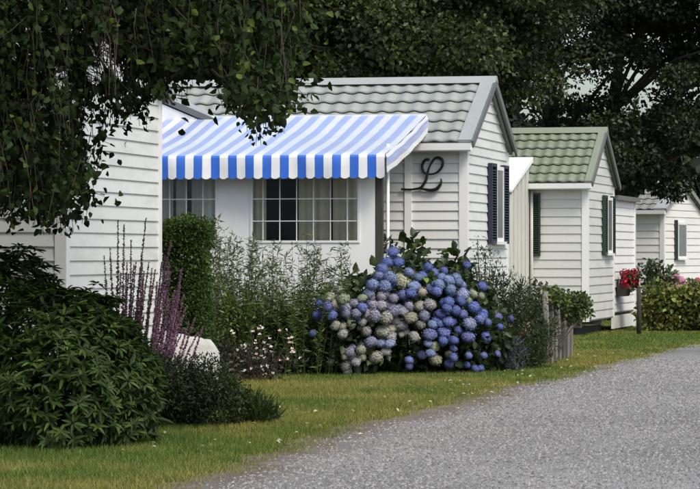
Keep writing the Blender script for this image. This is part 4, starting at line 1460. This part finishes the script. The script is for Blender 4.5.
# picket fence, weathered, running back from the verge
pf = thing('picket_fence', 'short run of weathered grey wooden pickets beside the green tangle', 'fence', (2.49, 36.4, 0), -math.atan2(.45, 2.4))
for k in range(6):
    y = .12 + k * .44
    h = .80 + rnd.uniform(-.07, .05)
    w_ = rnd.uniform(.026, .036)
    l1, l2 = rnd.uniform(-.03, .03), rnd.uniform(-.06, .06)
    MB().tube([(.02, y, -.03), (.02 + l1 * .3, y + l2 * .3, h * .45), (.02 + l1, y + l2, h - .04), (.02 + l1, y + l2, h)], [w_, w_ * 1.15, w_ * .85, w_ * .4], 5).build('picket', 'wood', pf)
for z in (.25, .62):
    MB().box(-.055, -.02, -.05, 2.5, z, z + .05).build('rail', 'wood', pf)
MB().tube([(-.02, -.12, -.05), (-.015, -.12, .5), (-.03, -.12, .93)], [.045, .042, .038], 8).build('post', 'wood', pf, True)
shrub('creeper', 'leafy green creeper spilling over the wooden pickets', 'plant', (2.62, 37.2),
      [(2.60, 36.8, .84, .14, .5, .10), (2.93, 37.6, .70, .17, .4, .16)], 90, .08, 26, .05, .034,
      [(.10, .14, .03), (.05, .08, .022), (.035, .055, .02)], up=.8, stems=5)
shrub('brown_tangle', 'tangle of brownish stems and leaves beside the pickets', 'plant', (2.28, 36.6),
      [(2.25, 36.6, .42, .28, .4, .48), (2.4, 36.8, .75, .2, .3, .22)], 110, .12, 22, .055, .025,
      [(.07, .075, .03), (.06, .05, .03), (.04, .055, .022)], up=.4, stems=34)
rf = thing('red_flowers', 'small red and white flowers low in the brown tangle', 'flowers', (2.15, 35.6, 0))
c = A(*[tuple(at(px, py, 35.6) - Vector((2.15, 35.6, 0))) for px, py in ((524, 329), (527, 332), (522, 336), (528, 327), (519, 331))])
foliage('flowers', [clump_leaves(c, np.full((len(c), 3), .03), 14, .035, .03, [(.45, .05, .05), (.6, .5, .48)], up=.1, w=[.5, .5])], 'petal', rf, 'stuff')
MB().tube([(0, 0, -.02), (.0, 0, .25), tuple(c[0])], [.005, .004, .003], 4).build('stem', 'stem', rf)
shrub('lavender', 'dusty blue-grey lavender tuft at the edge of the grass', 'flowers', (1.92, 33.9),
      [(1.92, 33.9, .2, .14, .14, .25)], 26, .07, 30, .05, .009, [(.09, .10, .15), (.06, .07, .07)], 'needle', ov=False, hang=-.9)

# ------------------------------------------------------------------ things by the far homes
shrub('leafy_hedge', 'trimmed yellow-green hedge in front of the cool white home', 'hedge', (6.4, 52.0),
      [(5.55, 51.9, .42, .36, .3, .40), (6.0, 52.0, .42, .45, .35, .40), (6.5, 52.0, .43, .45, .35, .40), (7.1, 52.1, .43, .5, .4, .40), (7.8, 52.3, .43, .5, .4, .4)], 330, .15, 26, .085, .06,
      [(.16, .19, .035), (.10, .14, .028), (.05, .075, .02), (.16, .14, .04)], up=.7, stems=18, bias=.25)
ph = thing('pink_hydrangea', 'pink hydrangea blooms showing above the trimmed hedge', 'shrub', (6.4, 53.2, 0))
for k in range(34):
    px = rnd.uniform(664, 704)
    tp = np.interp(px, [662, 668, 680, 690, 704], [283, 275, 276, 281, 281])
    c = at(px, rnd.uniform(tp, 288), 53.2 + rnd.uniform(-.25, .25)) - Vector((6.4, 53.2, 0))
    o = link('bloom', BM[rnd.randrange(5)], ph, c)
    s = rnd.uniform(.055, .085)
    o.scale = (s, s, s)
    o.rotation_euler = (rnd.uniform(.3, 1.2), 0, rnd.uniform(0, 6))
    o.color = rnd.choice([(.52, .20, .34, 1), (.58, .28, .42, 1), (.48, .15, .28, 1)]) if px < 694 else (.45, .08, .14, 1)
c = np.stack([rng.uniform(-.65, .7, 60), rng.normal(0, .2, 60), rng.uniform(.1, .75, 60)], 1)
foliage('foliage', [clump_leaves(c, np.full((60, 3), .14), 14, .11, .07, [(.035, .06, .02), (.05, .08, .025)], up=.7)], 'leaf', ph)
mb = MB()
for k in range(6):
    mb.tube([(k * .2 - .5, 0, -.02), (k * .22 - .55, .05, .7)], [.012, .007], 5)
mb.build('stems', 'bark', ph)
shrub('leggy_shrub', 'leggy shrub with open sprigs standing over the hedge end', 'shrub', (5.5, 52.6),
      [(5.42, 52.6, 1.05, .12, .2, .22), (5.72, 52.7, .98, .22, .2, .18), (5.5, 52.6, .7, .15, .2, .25)], 40, .09, 13, .085, .055,
      [(.045, .065, .03), (.06, .08, .035)], up=.6, stems=20)
mb = MB().tube([(0, 0, -.05), (.004, 0, .4), (-.004, 0, .8)], [.042, .04, .038], 9)
mb.tube([(0, 0, .8), (0, 0, .83)], [.038, .015], 9)
o = mb.build('wooden_post', 'wood_dark', None, True)
o.location = (4.97, 49.9, 0)
tag(o, 'dark round wooden post at the end of the hedge', 'post')

# planter with red geraniums on the wing wall of the green-roofed home
th2 = R(13.5)


def h2(x, y, z):
    return Vector((4.005 + x * math.cos(th2) + y * math.sin(th2), 49 - x * math.sin(th2) + y * math.cos(th2), z))


pb = thing('planter', 'small dark hanging planter fixed to the wing wall', 'planter', h2(0.01, 3.75, .62), -th2)
MB().poly([(0, -.28, 0), (.14, -.28, 0), (.14, .28, 0), (0, .28, 0), (0, -.32, .2), (.2, -.32, .2), (.2, .32, .2), (0, .32, .2),
           (.015, -.30, .2), (.185, -.30, .2), (.185, .30, .2), (.015, .30, .2), (.015, -.28, .15), (.17, -.28, .15), (.17, .28, .15), (.015, .28, .15)],
          [(0, 3, 2, 1), (0, 1, 5, 4), (1, 2, 6, 5), (2, 3, 7, 6), (3, 0, 4, 7), (4, 5, 9, 8), (5, 6, 10, 9), (6, 7, 11, 10), (7, 4, 8, 11), (8, 9, 13, 12), (9, 10, 14, 13), (10, 11, 15, 14), (11, 8, 12, 15), (12, 13, 14, 15)]).build('box', 'box', pb)
for yy in (-.2, .2):
    MB().box(-.02, .01, yy - .015, yy + .015, .05, .3).build('bracket', 'iron', pb)
ge = thing('geranium', 'red geraniums filling the hanging planter', 'flowers', h2(.12, 3.75, .78), -th2)
c = np.stack([rng.uniform(-.05, .20, 34), rng.uniform(-.4, .6, 34), rng.uniform(.02, .30, 34)], 1)
foliage('flowers', [clump_leaves(c, np.full((34, 3), .045), 13, .045, .04, [(.30, .010, .03), (.20, .008, .02), (.38, .02, .05)], up=.1)], 'petal', ge, 'stuff')
c = np.stack([rng.uniform(-.05, .14, 30), rng.uniform(-.3, .36, 30), rng.uniform(.0, .22, 30)], 1)
foliage('foliage', [clump_leaves(c, np.full((30, 3), .06), 10, .06, .055, [(.035, .06, .02), (.05, .08, .025)], up=.7)], 'leaf', ge)
mb = MB()
for k in range(8):
    mb.tube([(.0, -.2 + k * .06, -.03), (.03, -.25 + k * .08, .18)], [.006, .004], 4)
mb.build('stems', 'stem', ge)

# fallen petals and leaves on the grass
n = 260
y = rng.uniform(20, 40, n)
x = edge_x(y) - rng.random(n) ** 1.3 * 1.6 + .25
P = np.stack([x, y, .03 + .02 * rng.random(n)], 1)
P[x > edge_x(y), 2] = .012
D = rng.normal(size=(n, 3)); D[:, 2] *= .2
o = foliage('fallen_leaves', [leaves(P, D, np.tile([[0, 0, 1.]], (n, 1)) + rng.normal(0, .3, (n, 3)), .045, .03, palette(n, [(.40, .34, .16), (.5, .47, .38), (.22, .17, .07)], .15), False)], 'leaf', None)
tag(o, 'dry fallen leaves scattered along the grass edge', 'leaves', kind='stuff')
